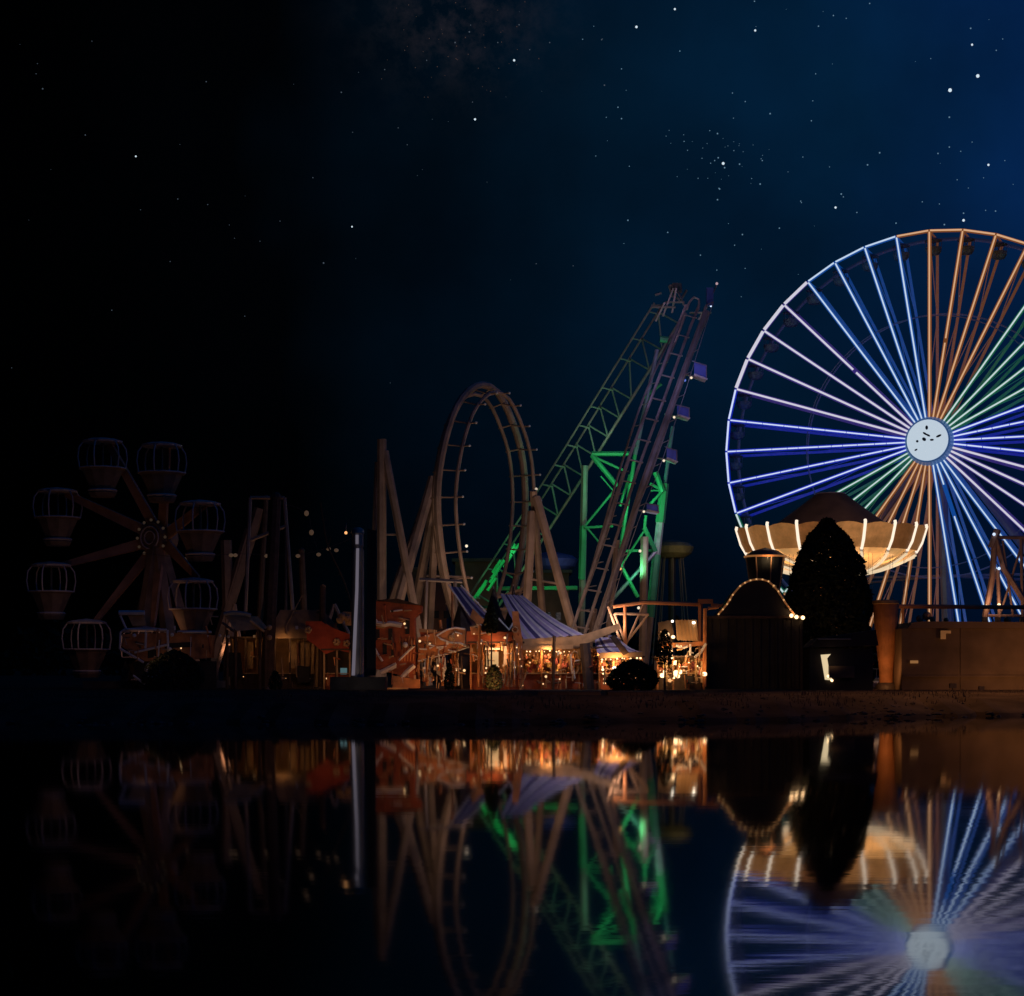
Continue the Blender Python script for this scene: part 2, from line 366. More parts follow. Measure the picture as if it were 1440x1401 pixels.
for i in range(40):
    th=R(9*i); p=Vector((math.sin(th)*(RW-.3),.5,math.cos(th)*(RW-.3)))
    if gmesh is None:
        gr=g.build('gondola',mat('gondola_teal',(.22,.32,.34),.4,.2,.3,2),fw,local=True)
        c=MB(); c.lathe((0,0,-.35),[(1.05,0),(.6,.25),(.08,.42)],14,cap=False); c.lathe((0,0,-.38),[(1.05,0),(.05,.02)],14); c.build('canopy',mat('gondola_canopy',(.3,.36,.42),.5,0,.2,2),gr,local=True)
        c=MB(); c.tube((0,0,-2.0),(0,0,.1),.07,n=6)
        for q in range(6): c.tube((.93*math.cos(q*1.047),.93*math.sin(q*1.047),-1.2),(.98*math.cos(q*1.047),.98*math.sin(q*1.047),-.36),.03,n=4)
        c.build('frame',m_lav,gr,local=True)
        g0=gr
    else: gr=copy_tree(g0,fw)
    gr.location=HC+p
# supports
for nm,a,c,r_ in (('support_leg',(1.0,2.9,0),(22,3.5,-hubz),.55),('support_leg',(-1.0,2.9,0),(-22,3.5,-hubz),.55),('support_leg',(1.6,4.6,-1.8),(24,7.5,-hubz),.42),('support_leg',(-1.6,4.6,-1.8),(-24,7.5,-hubz),.42),('support_column',(0.5,3.2,-1),(1.4,3.5,-hubz),.7)):
    b=MB(); b.tube(a,c,r_,r_*1.1,n=10)
    if nm=='support_leg' and a[1]>0:
        b.tube(Vector(a)*.45+Vector(c)*.55,Vector((0.9,3.3,-hubz*.55)),.16,n=5)
    b.build(nm,mat('wheel_leg',(.40,.42,.52),.45,.2,.2,.4),fw,local=True,loc=HC)
b=MB()
b.box((0,-6,.25),(30,13,.5))
for x in range(-14,15,2): b.tube((x,-12.3,.5),(x,-12.3,1.6),.04,n=4)
b.tube((-14,-12.3,1.6),(14,-12.3,1.6),.05,n=4); b.build('boarding_deck',m_steel,fw,local=True)
#@@SWING
# ------------------------------------------------------------------ swing carousel
D=169.0; sc=GP(1168,D); pm=D/F
swc=thing('swing_carousel',sc,'swing carousel with warm lit fluted crown and dark bell roof behind the conical tree','carousel')
zt=HZ(745,D)-GZ; zb=HZ(776,D)-GZ; RC=131*pm
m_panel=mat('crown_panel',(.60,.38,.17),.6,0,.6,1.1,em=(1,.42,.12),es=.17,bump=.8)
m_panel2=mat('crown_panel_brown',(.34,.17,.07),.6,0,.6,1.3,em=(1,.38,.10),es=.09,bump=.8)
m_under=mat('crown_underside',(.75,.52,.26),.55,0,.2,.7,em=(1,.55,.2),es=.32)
NP=18
for i in range(NP):
    a0=2*math.pi*(i+.04)/NP; a1=2*math.pi*(i+.96)/NP; b=MB(); vs=[]; K=5
    for k in range(K):
        a=a0+(a1-a0)*k/(K-1); sw=.25*math.sin(math.pi*k/(K-1))
        for (r,z) in ((RC-.75,zb-.1),(RC-.35,zb+.7),(RC+.05,zt-.15+sw),(RC-.15,zt-.15+sw),(RC-.55,zb+.7),(RC-.92,zb-.1)): vs.append((r*math.cos(a),r*math.sin(a),z))
    fs=[]
    for k in range(K-1):
        for q in range(6): fs.append((k*6+q,k*6+(q+1)%6,(k+1)*6+(q+1)%6,(k+1)*6+q))
    fs+=[tuple(range(6))[::-1],tuple(range((K-1)*6,K*6))]
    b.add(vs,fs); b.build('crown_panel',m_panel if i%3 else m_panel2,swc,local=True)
    a=2*math.pi*i/NP; ca,sa=math.cos(a),math.sin(a)
    b=MB(); b.path([((RC-.85)*ca,(RC-.85)*sa,zb-.25),((RC-.35)*ca,(RC-.35)*sa,zb+.6),((RC+.12)*ca,(RC+.12)*sa,zt+.05),((RC+.05)*ca,(RC+.05)*sa,zt+.25)],.14,6)
    b.build('light_rib',glow('rib_white',(1,.82,.64),1.15),swc,local=True)
    # sweep arm, curving down and inwards under the crown
    pts=[]
    for k in range(7):
        t=k/6; aa=a+.35*t; r=(RC-.9)*(1-t)+3.0*t; z=(zb-.3)*(1-t)+(zb-2.0)*t-.25*math.sin(math.pi*t)
        pts.append((r*math.cos(aa),r*math.sin(aa),z))
    b=MB(); b.path(pts,[.16]*7,6); b.build('sweep_arm',m_white,swc,local=True)
    b=MB(); b.path([Vector(p)+Vector((0,0,-.2)) for p in pts],.14,5); b.build('bright_strip',glow('strip_warm',(1,.76,.48),.8),swc,local=True)
b=MB(); n=54; prof=[(RC-1.0,zb-.05),(7.0,zb-.55),(5.0,zb-1.15),(3.2,zb-1.75),(2.6,zb-1.9)]
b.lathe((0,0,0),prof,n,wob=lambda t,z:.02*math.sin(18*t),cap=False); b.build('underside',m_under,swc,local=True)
b=MB(); za=HZ(693,D)-GZ
b.lathe((0,0,0),[(RC-1.2,zt-1.2),(7.2,zt-.4),(6.2,zt-.05),(5.0,zt+.65),(3.9,zt+1.45),(2.9,zt+2.2),(2.1,za-.7),(1.5,za-.2),(.9,za-.02),(.1,za)],36,wob=lambda t,z:.015*math.sin(9*t))
b.build('roof',mat('bell_roof',(.14,.085,.055),.8,0,.3,.6),swc,local=True,smooth=True)
b=MB(); b.path([(1.35*math.cos(R(12*k)),1.35*math.sin(R(12*k)),za-.12) for k in range(30)],.07,5,closed=True); b.build('roof_ring',m_lav,swc,local=True)
b=MB(); b.lathe((0,0,0),[(2.6,zb-1.9),(2.3,zb-4),(2.0,zb-8),(2.4,2.4),(3.4,1.2),(3.6,.4)],18); b.build('centre_column',m_tan,swc,local=True)
b=MB(); b.lathe((0,0,0),[(9.2,0),(9.2,.35),(9.0,.42)],40); b.build('platform',m_steel,swc,local=True)
for i in range(NP):
    a=2*math.pi*(i+.5)/NP; x,y=(RC-1.7)*math.cos(a),(RC-1.7)*math.sin(a)
    b=MB(); b.box((x,y,2.0),(.5,.45,.08)); b.box((x+.22*math.cos(a),y+.22*math.sin(a),2.35),(.4,.12,.6),a+1.57); so_=b.build('seat',m_red,swc,local=True)
    b=MB(); 
    for q in (-.2,.2): b.tube((x-q*math.sin(a),y+q*math.cos(a),2.1),(x-q*math.sin(a),y+q*math.cos(a),zb-.6),.018,n=3)
    b.build('chain',m_steeld,so_,local=True)
for a in (200,250,290,340): lamp(sc+Vector((6.2*math.cos(R(a)),6.2*math.sin(R(a)),zb-2.6)),WARM,260,swc,.3,aim=(0,0,1))
lamp(sc+Vector((-3,-15,zt+3)),(1,.6,.38),420,swc,.4); lamp(sc+Vector((5,-15,zt+1)),(1,.6,.38),400,swc,.4)  # lamps added in the air in front to warm the roof and crown

# ------------------------------------------------------------------ cup-shaped kiosk between the dark roofs
D=160.0; q=GP(1076,D); z0=HZ(836,D)-GZ; z1=HZ(783,D)-GZ; pm=D/F
cup=thing('cup_kiosk',q,'dark glazed drum kiosk with orange rims seen between the arched pavilion and the tree','kiosk')
b=MB(); b.lathe((0,0,0),[(1.5,0),(1.4,z0-.4),(1.2,z0)],20); b.build('base',m_brown,cup,local=True)
b=MB(); b.lathe((0,0,0),[(1.25,z0),(1.45,z0+.8),(1.75,z1-.4),(1.8,z1)],20); b.build('drum',m_glass,cup,local=True)
for r_,z in ((1.3,z0),(1.85,z1)):
    b=MB(); b.path([(r_*math.cos(R(15*k)),r_*math.sin(R(15*k)),z) for k in range(24)],.09,5,closed=True); b.build('rim',mat('rim_amber',(.6,.25,.1),.5,em=(1,.40,.12),es=.22),cup,local=True)
for k in range(8):
    a=R(45*k+10); b=MB(); b.tube((1.28*math.cos(a),1.28*math.sin(a),z0),(1.82*math.cos(a),1.82*math.sin(a),z1),.07,n=5); b.build('mullion',m_steel,cup,local=True)
b=MB(); b.lathe((0,0,0),[(1.85,z1),(1.2,z1+.5),(.1,z1+.8)],20); b.build('roof',m_steeld,cup,local=True)
lamp(q+Vector((0,-2.4,z1-.3)),WARM,50,cup,.15)

# ------------------------------------------------------------------ foliage
def crown(profile,c,n,size,r_,m,parent=None,name='crown',squash=.25,bumpy=.14):
    """leaf clumps spread near the surface and through the volume of a crown with profile [(radius,z)...]"""
    b=MB(); c=Vector(c); zs=[p[1] for p in profile]
    lob=[(r_.uniform(0,6.28),r_.uniform(zs[0],zs[-1]),r_.uniform(.4,1.0)) for _ in range(26)]
    for i in range(n):
        z=zs[0]+(zs[-1]-zs[0])*r_.random()
        for (ra,za_),(rb,zb_) in zip(profile,profile[1:]):
            if za_<=z<=zb_: rad=ra+(rb-ra)*(z-za_)/max(zb_-za_,1e-6); break
        a=r_.uniform(0,6.2832); k=0
        for (la,lz,ls) in lob:
            da=math.cos(a-la); dz=(z-lz)/1.3
            if da>.7 and abs(dz)<1.2: k=max(k,ls*(da-.7)/.3*(1-abs(dz)/1.2))
        rr_=rad*(1-bumpy+2*bumpy*k)*(1-r_.random()**2*.45)
        p=c+Vector((rr_*math.cos(a),rr_*math.sin(a),z)); s_=size*r_.uniform(.6,1.3)
        u=Vector((r_.gauss(0,1),r_.gauss(0,1),r_.gauss(0,.7))).normalized(); v=u.cross(Vector((r_.gauss(0,1),r_.gauss(0,1),r_.gauss(0,1)))).normalized()
        b.add([p-u*s_,p+v*s_*.5,p+u*s_,p-v*s_*.5],[(0,1,2,3)])
    return b.build(name,m,parent)
rt=random.Random(5)
D=150.0; q=GP(1163,D); pm=D/F; H_=lambda y:HZ(y,D)-GZ
tr=thing('conical_tree',q,'tall dense cone shaped tree black against the swing carousel','tree')
prof=[(3.9,H_(962)),(3.9,H_(920)),(3.7,H_(880)),(3.6,H_(840)),(3.3,H_(810)),(2.45,H_(775)),(1.7,H_(753)),(.9,H_(742)),(.3,H_(731))]
crown(prof,q,19000,.26,rt,m_leaf,tr,bumpy=.10)
b=MB(); b.tube(q,q+Vector((0,0,H_(760))),.32,.08,8)
for k in range(14):
    a=rt.uniform(0,6.28); z=rt.uniform(2,H_(790)); b.tube(q+Vector((0,0,z)),q+Vector((2.2*math.cos(a),2.2*math.sin(a),z+1.3)),.09,.02,5)
b.build('trunk',m_bark,tr)
# ------------------------------------------------------------------ arched pavilion (dark, bulbs along its arch)
D=144.0; pm=D/F; q=GP(1064,D); H_=lambda y:HZ(y,D)-GZ; X_=lambda x:(x-1064)*pm
pav=thing('arched_pavilion',q,'dark pavilion with an arched gable outlined by a string of warm bulbs','pavilion')
b=MB(); b.box((X_(1063),2.2,(H_(866))/2),(X_(1128)-X_(996),4.4,H_(866))); b.build('wall',m_black,pav,local=True)
arch=[(1010,866),(1022,852),(1034,833),(1047,822),(1063,817),(1080,820),(1094,834),(1105,852),(1116,866)]
poly=[Vector((X_(x),-.05,H_(y))) for x,y in arch]
b=MB(); b.slab(poly,(0,4.0,0)); b.build('gable',m_hole,pav,local=True)
for k in range(12):
    x=X_(1000)+k*(X_(1126)-X_(1000))/11; b=MB(); b.box((x,-.06,H_(866)/2-.1),(.12,.1,H_(872))); b.build('pilaster',m_black,pav,local=True)
b=MB(); b.box((X_(1063),-.10,H_(868)),(X_(1130)-X_(994),.3,.22)); b.build('cornice',m_wood,pav,local=True)
pth=cr([p+Vector((0,-.12,.12)) for p in poly],.42)
b=MB(); b.path(pth,.08,5); b.build('trim',mat('trim_tan',(.6,.3,.12),.5,em=(1,.42,.14),es=.10),pav,local=True)
for p in pth[::1]:
    b=MB(); b.ball(p+Vector((0,-.12,0)),.075,6); b.build('bulb',glow('bulb_string',(1,.52,.2),.75),pav,local=True)
for x,y in ((1112,866),(1119,868),(1128,869)):
    b=MB(); b.ball((X_(x),-.35,H_(y)),.16,8); b.build('globe_lamp',g_warm,pav,local=True)
lamp(q+Vector((X_(1120),-.8,H_(862))),WARM,30,pav,.15)
# ------------------------------------------------------------------ booth before the tree
D=136.0; pm=D/F; q=GP(1188,D); H_=lambda y:HZ(y,D)-GZ; X_=lambda x:(x-1188)*pm
bo=thing('ticket_booth',q,'low dark ticket booth with one narrow lit window in front of the conical tree','booth')
b=MB(); b.box((X_(1183),1.5,H_(912)/2),(X_(1229)-X_(1140),3.0,H_(912))); b.build('wall',m_hole,bo,local=True)
b=MB(); b.slab([(X_(1136),-.4,H_(911)),(X_(1234),-.4,H_(908)),(X_(1230),-.4,H_(886)),(X_(1150),-.4,H_(898))],(0,3.6,0)); b.build('roof',m_black,bo,local=True)
b=MB(); b.box((X_(1172),-.5,H_(899)),(2.5,.08,.06)); b.build('gutter',m_grey,bo,local=True)
b=MB(); b.slab([(X_(1154),-.08,H_(921)),(X_(1168),-.08,H_(920)),(X_(1163),-.08,H_(926)),(X_(1167),-.08,H_(950)),(X_(1171),-.08,H_(957)),(X_(1160),-.08,H_(956))],(0,.07,0)); b.build('window',glow('window_cream',(1.0,.78,.46),.75),bo,local=True)
for x,y in ((1168,946),(1164,951),(1169,957)):
    b=MB(); b.ball((X_(x),-.25,H_(y)),.11,7); b.build('bulb',g_warm,bo,local=True)
b=MB(); b.box((X_(1182),-.35,H_(945)),(1.9,.5,.9)); b.build('counter',m_brown,bo,local=True)
lamp(q+Vector((X_(1166),-1.3,H_(930))),(1,.6,.3),7,bo,.15)
# ------------------------------------------------------------------ tapered column
D=141.0; pm=D/F; q=GP(1246,D); H_=lambda y:HZ(y,D)-GZ
tc_=thing('tapered_column',q,'tall orange lit flared column narrowing to its foot beside the long wall','column')
m_or=mat('column_ochre',(.50,.22,.09),.7,0,.35,.9,bump=.3)
b=MB(); b.lathe((0,0,0),[(.55,H_(960)),(.55,H_(945)),(.68,H_(925)),(.85,H_(895)),(.98,H_(868)),(1.0,H_(850))],20); b.build('shaft',m_or,tc_,local=True,smooth=False)
b=MB(); b.lathe((0,0,0),[(1.0,H_(850)),(1.1,H_(849)),(1.1,H_(845)),(.9,H_(844))],20); b.build('rim',m_tan,tc_,local=True)
b=MB(); b.lathe((0,0,0),[(.85,0),(.85,.3),(.6,H_(960))],20); b.build('foot',m_steeld,tc_,local=True)
b=MB(); b.box((X_(1278)-X_(1246)-.3,.2,H_(939)),(1.3,.5,.12)); b.build('bracket',m_tan,tc_,local=True)
lamp(q+Vector((-.9,-3.2,1.2)),(1,.42,.14),160,tc_,.3)
# ------------------------------------------------------------------ long wall building at right
D=138.0; pm=D/F; q=GP(1268,D); H_=lambda y:HZ(y,D)-GZ; X_=lambda x:(x-1268)*pm
lb=thing('long_building',q,'long plain brown rendered building at the right water edge lit orange along its foot','building')
b=MB(); b.box((X_(1268)+12.5,4,H_(884)/2),(25,8,H_(884))); b.build('wall',m_brown,lb,local=True)
b=MB(); b.slab([(X_(1276),-.15,H_(884)+.01),(X_(1268)+25.2,-.15,H_(884)+.01),(X_(1268)+25.2,-.15,H_(877)),(X_(1300),-.15,H_(874)),(X_(1284),-.15,H_(875))],(0,8.3,0)); b.build('parapet',m_brown,lb,local=True)
for k in range(2):
    x=4.6+k*9.9; b=MB(); b.box((x,-.02,H_(884)/2),(.09,.05,H_(884)-.1)); b.build('pilaster',m_brown,lb,local=True)
b=MB(); b.box((12.5,-.12,H_(951)),(25,.24,.14)); b.build('string_course',m_brown,lb,local=True)
for (x0,y0,x1,y1,nm,mm_) in ((1322,887,1336,891,'sign_panel',mat('amber_sign',(.7,.35,.12),.6,em=(1,.5,.18),es=.08)),(1322,891,1329,899,'sign_panel',MATS['amber_sign'])):
    b=MB(); b.box((X_((x0+x1)/2),-.2,H_((y0+y1)/2)),((x1-x0)*pm,.15,(y1-y0)*pm)); b.build(nm,mm_,lb,local=True)
b=MB(); b.box((X_(1285),-.14,H_(931)),(.6,.12,.22)); b.build('wall_lamp',glow('dim_amber',(1,.45,.15),.25),lb,local=True)
for x,y,s_ in ((1296,870,.3),(1306,866,.35),(1314,871,.25),(1333,872,.2),(1420,872,.3),(1283,880,.3)):
    b=MB(); b.ball((X_(x),.6,H_(y)),s_,8); b.tube((X_(x),.6,H_(y)-s_),(X_(x),.6,H_(884)),.05,n=4); b.build('roof_finial',m_tan,lb,local=True)
lamp(q+Vector((9.6,-5.5,.45)),(1,.42,.14),420,lb,.4); lamp(q+Vector((5.0,-4.5,.4)),(1,.42,.14),70,lb,.4); lamp(q+Vector((15,-5.5,.45)),(1,.42,.14),420,lb,.4)
for x in (5.0,9.6,15): b=MB(); b.box((x,-5.5 if x>6 else -4.5,.18),(.4,.3,.3)); b.build('floodlight',m_steeld,lb,local=True)
# ------------------------------------------------------------------ bare frame tower at right with lamps
D=178.0; pm=D/F; q=GP(1410,D); H_=lambda y:HZ(y,D)-GZ; X_=lambda x:(x-1410)*pm
ft=thing('lattice_mast',q,'rose grey lattice ride frame standing before the wheel at the right edge','ride frame')
m_rose=mat('rose_steel',(.46,.28,.22),.5,.1,.3,.7)
for pts,r_,nm in (([(1399,752),(1396,810),(1385,868)],.30,'leg'),([(1399,752),(1412,800),(1440,845),(1456,872)],.30,'leg'),([(1398,756),(1480,756)],.18,'beam'),([(1403,745),(1394,770)],.35,'joint'),([(1403,800),(1406,868)],.2,'leg'),([(1385,866),(1480,866)],.14,'beam'),([(1410,760),(1425,868)],.12,'brace'),([(1440,756),(1408,860)],.12,'brace'),([(1436,756),(1438,868)],.16,'leg')):
    b=MB(); b.path([Vector((X_(x),0,H_(y))) for x,y in pts],r_,6); b.build(nm,m_rose,ft,local=True)
for x,y in ((1403,800),(1403,851),(1385,853),(1396,752)):
    b=MB(); b.ball((X_(x),-.5,H_(y)),.16,7); b.build('lamp',g_warm if y>820 else glow('lamp_cool',(.6,.75,1),1.2),ft,local=True)
for x in (1385,1403,1438): b=MB(); b.box((X_(x),0,H_(868)/2),(.5,.5,H_(868))); b.build('pier',m_steeld,ft,local=True)
lamp(q+Vector((-1.5,-2,H_(845))),(1,.55,.3),120,ft,.3)
# ------------------------------------------------------------------ overhead pipe beam across the park
D=157.0; pm=D/F; q=GP(995,D); H_=lambda y:HZ(y,D)-GZ; X_=lambda x:(x-995)*pm
gb=thing('overhead_beam',q,'long orange lit pipe beam carried on slim posts from the lift tower to the right wall','beam')
m_bm=mat('beam_orange',(.58,.26,.12),.5,.1,.25,.7)
b=MB(); b.tube((X_(862),0,H_(853)),(X_(905),0,H_(847)),.2,n=8); b.tube((X_(905),0,H_(847)),(X_(984),0,H_(850)),.2,n=8); b.box((X_(992),0,H_(846)),(1.3,.6,.4)); b.tube((X_(1000),0,H_(851)),(X_(1560),0,H_(855)),.2,n=8); b.build('beam',m_bm,gb,local=True)
b=MB(); b.tube((X_(864),0,H_(863)),(X_(912),0,H_(864)),.12,n=6); b.build('lower_rail',m_steel,gb,local=True)
for x,r_ in ((879,.16),(985,.2),(1270,.14),(1480,.14)): b=MB(); b.tube((X_(x),0,0),(X_(x),0,H_(850)),r_,n=7); b.build('post',m_bm,gb,local=True)
for (x0,y0,x1,y1) in ((864,863,880,905),(912,864,880,905),(905,850,868,935),(855,853,872,900)): b=MB(); b.tube((X_(x0),.05,H_(y0)),(X_(x1),.05,H_(y1)),.1,n=5); b.build('brace',m_steel,gb,local=True)
lamp(q+Vector((X_(930),-2.5,H_(900))),(1,.45,.15),110,gb,.3); lamp(q+Vector((X_(1240),-3,H_(880))),(1,.45,.15),60,gb,.3)
# ------------------------------------------------------------------ coaster loop
def rails_at(pts,lat,nrm):
    return [p+lat*o1+n_*o2 for p,n_ in zip(pts,nrm) for (o1,o2) in ((0,0),)]
D=175.0; q=GP(681,D)
lp=thing('loop_coaster',q,'tall vertical roller coaster loop of tan tube track on splayed legs','roller coaster')
al=R(60); U=Vector((math.cos(al),math.sin(al),0)); G=Vector((math.sin(al),-math.cos(al),0)); G=-G if G.x<0 else G
C0=W(681,700,D)
def onplane(px,py):
    r=W(px,py,1.0)-Vector((0,0,CZ)); r.normalize(); r=Vector(((px-CX)/F,1,-(py-HY)/F)); o=Vector((0,0,CZ))
    n=G; t=(C0-o).dot(n)/r.dot(n); return o+r*t
lpts=[(672,905),(655,875),(641,830),(630,770),(625,700),(632,640),(647,588),(664,562),(682,553),(700,562),(716,592),(731,640),(736,700),(732,760),(722,815),(706,860),(690,905)]
ctr=cr([onplane(*p) for p in lpts],1.0)
cen=sum(ctr,Vector((0,0,0)))/len(ctr)
nr=[]
for i,p in enumerate(ctr):
    t_=(ctr[min(i+1,len(ctr)-1)]-ctr[max(i-1,0)]).normalized(); n_=t_.cross(G).normalized()
    if n_.dot(p-cen)<0: n_=-n_
    nr.append(n_)
hg=1.25
for s_ in (-1,1):
    b=MB(); b.path([p+G*hg*s_ for p in ctr],.19,7); b.build('rail',m_steel,lp)
b=MB(); b.path([p+n_*.85+G*-.25 for p,n_ in zip(ctr,nr)],.36,8); b.build('spine',m_steel,lp)
acc=0; last=None
for i in range(2,len(ctr)-2):
    if last is None or (ctr[i]-last).length>1.45:
        last=ctr[i]; p=ctr[i]; n_=nr[i]
        b=MB(); b.path([p-G*(hg+.3),p-G*hg,p+n_*.5-G*.25,p+G*hg,p+G*(hg+.75)],.09,5); t1=b.build('crosstie',m_steel,lp)
        b=MB(); b.ball(p+G*(hg+.8),.13,6); b.build('knob',m_white,t1)
def pipe(px0,py0,d0,px1,py1,d1,r,parent,m=m_steel,nm='support_leg',n=8):
    b=MB(); a_=W(px0,py0,d0); c_=W(px1,py1,d1)
    if py1>=999: c_=GP(px1,d1)
    b.tube(a_,c_,r,n=n); return b.build(nm,m,parent)
for (a1,a2,a3,b1,b3,r_) in ((609,672,174,528,168,.5),(613,700,174,563,181,.5),(750,690,173,770,180,.38),(754,700,173,828,168,.45),(748,720,173,735,170,.45),(612,740,174,600,180,.4)):
    pipe(a1,a2,a3,b1,1000,b3,r_,lp)
for (a,c) in (((600,810),(660,812)),((748,815),(790,822)),((740,855),(640,860)),((742,826),(700,840))): pipe(a[0],a[1],176,c[0],c[1],176,.14,lp,nm='cross_beam',n=5)
lamp(W(600,900,160),(1,.68,.46),380,lp,.4); lamp(W(760,880,160),(1,.68,.46),480,lp,.4); lamp(W(690,905,168),(1,.5,.27),160,lp,.4,aim=(0,.3,1)); lamp(W(640,930,150),(1,.70,.52),420,lp,.4)
# big A frame to the left of the loop
D=172.0; q=GP(540,D)
af=thing('track_support_frame',q,'tall splayed tan steel frame standing left of the coaster loop','support frame')
pipe(537,618,D,537,1000,D,.48,af,nm='post'); pipe(530,650,D+1,522,850,D+1,.22,af,nm='post'); pipe(541,635,D,603,1000,D-2,.42,af,nm='leg'); 
pipe(604,690,D+4,548,850,D+4,.40,af,nm='leg'); pipe(548,850,D+4,520,1000,D+4,.4,af,nm='leg'); pipe(530,752,D,560,752,D,.12,af,nm='beam')
# ------------------------------------------------------------------ lift coaster
D=182.0; q=GP(850,D)
lc=thing('lift_coaster',q,'towering twin lift hills of a shuttle roller coaster over green lit braced supports','roller coaster')
m_track=mat('track_mauve',(.34,.28,.26),.45,.2,.3,.6)
def track(pts,off1,off2,r1,r2,every,zig,mt,lat):
    c=cr(pts,.9); A=[p-lat*.5 for p in c]; B=[p+lat*.5 for p in c]; S=[p+off1 for p in c]
    for X in (A,B): b=MB(); b.path(X,r1,6); b.build('rail',mt,lc)
    b=MB(); b.path(S,r2,7); b.build('spine',mt,lc)
    last=None; flip=0; pv=None
    for i in range(1,len(c)-1):
        if last is None or (c[i]-last).length>every:
            last=c[i]; b=MB()
            if zig: b.tube(B[i],S[i],.10,n=5); 
            b.path([A[i],S[i]*.55+c[i]*.45 if not zig else c[i]+off1*.25,B[i]],.085,5)
            if zig and pv is not None: b.tube(S[pv],B[i],.10,n=5)
            pv=i; b.build('crosstie' if not zig else 'truss_brace',mt if not zig else off2,lc)
    return A,B,S
mg=m_green
A1=track([W(658,850,194),W(700,787,193),W(780,663,191),W(850,550,189),W(910,453,187),W(932,418,186)],Vector((2.6,-.4,-1.3)),mat('truss_greenish',(.24,.30,.24),.5,.1,.35,.4),.11,.16,2.3,True,m_track,Vector((1.05,.9,.15)))
A2=track([W(812,893,166),W(826,850,168),W(856,760,171),W(886,665,174),W(925,560,177),W(958,470,179),W(976,425,180)],Vector((1.5,.6,-.5)),None,.16,.34,1.9,False,m_track,Vector((1.35,.9,.1)))
b=MB(); b.path(cr([W(806,880,173),W(850,760,175),W(880,660,177),W(915,560,179),W(950,480,181),W(966,436,182)],1),.14,6); b.build('chain_guide',m_track,lc)
# catwalk with handrail beside the steep hill
cw=cr([W(842,880,166),W(866,800,169),W(888,735,171),W(916,665,174),W(950,565,177),W(980,470,179),W(996,420,180)],1.2)
b=MB(); b.path(cw,.10,5); b.path([p_+Vector((0,1.0,0)) for p_ in cw],.10,5)
for p_ in cw: b.tube(p_,p_+Vector((0,1.0,0)),.05,n=4)
b.build('catwalk',m_track,lc)
b=MB(); hr=[p_+Vector((.75,0,.35)) for p_ in cw]; b.path(hr,.05,4)
for p_,h_ in list(zip(cw,hr))[::2]: b.tube(p_,h_,.04,n=4)
b.build('handrail',m_track,lc)
cb=cr([W(815,860,172),W(845,755,174),W(872,660,176),W(905,560,178),W(945,470,180)],1.2)
b=MB(); b.path(cb,.12,5)
for i in range(0,len(cb)-2,2): b.tube(cb[i],cb[i]+Vector((1.0,0,.2)),.06,n=4)
b.build('cable_tray',m_track,lc)
# arch of track over the top, head frames
b=MB(); b.path(cr([W(966,436,180),W(970,424,180),W(976,418,180),W(983,421,180),W(982,436,180)],.4),.12,6); b.build('head_arch',m_track,lc)
for x0,y0,x1,y1 in ((941,402,957,400),(957,400,958,412),(941,402,946,418),(948,416,960,425),(966,408,956,425),(916,430,930,430),(921,415,930,412)):
    pipe(x0,y0,185,x1,y1,185,.14,lc,m_track,'head_frame',5)
b=MB(); b.box(W(951,405,185),(.9,1.2,.8)); b.build('winch_housing',m_track,lc)
for x0,y0,x1,y1 in ((945,440,951,405),(932,445,947,405),(922,452,935,425),(982,450,998,425),(952,408,966,436),(916,432,950,432),(935,425,962,425),(970,440,1000,440)): pipe(x0,y0,184,x1,y1,183,.12,lc,m_track,'head_frame',5)
b=MB(); b.box(W(998,418,181),(.7,.7,1.8)); b.build('winch_housing',mat('housing_blue',(.10,.16,.45),.5,.1,.2,1),lc)
pipe(998,425,181,1007,402,181,.07,lc,m_track,'mast',5)
for x,y,c_ in ((1008,399,glow('lamp_rose',(.6,.4,.45),.7)),(1000,430,glow('lamp_ice',(.6,.75,1),1.4)),(963,625-90,g_blue)):
    b=MB(); b.ball(W(x,y,181),.14,7); b.build('lamp',c_,lc)
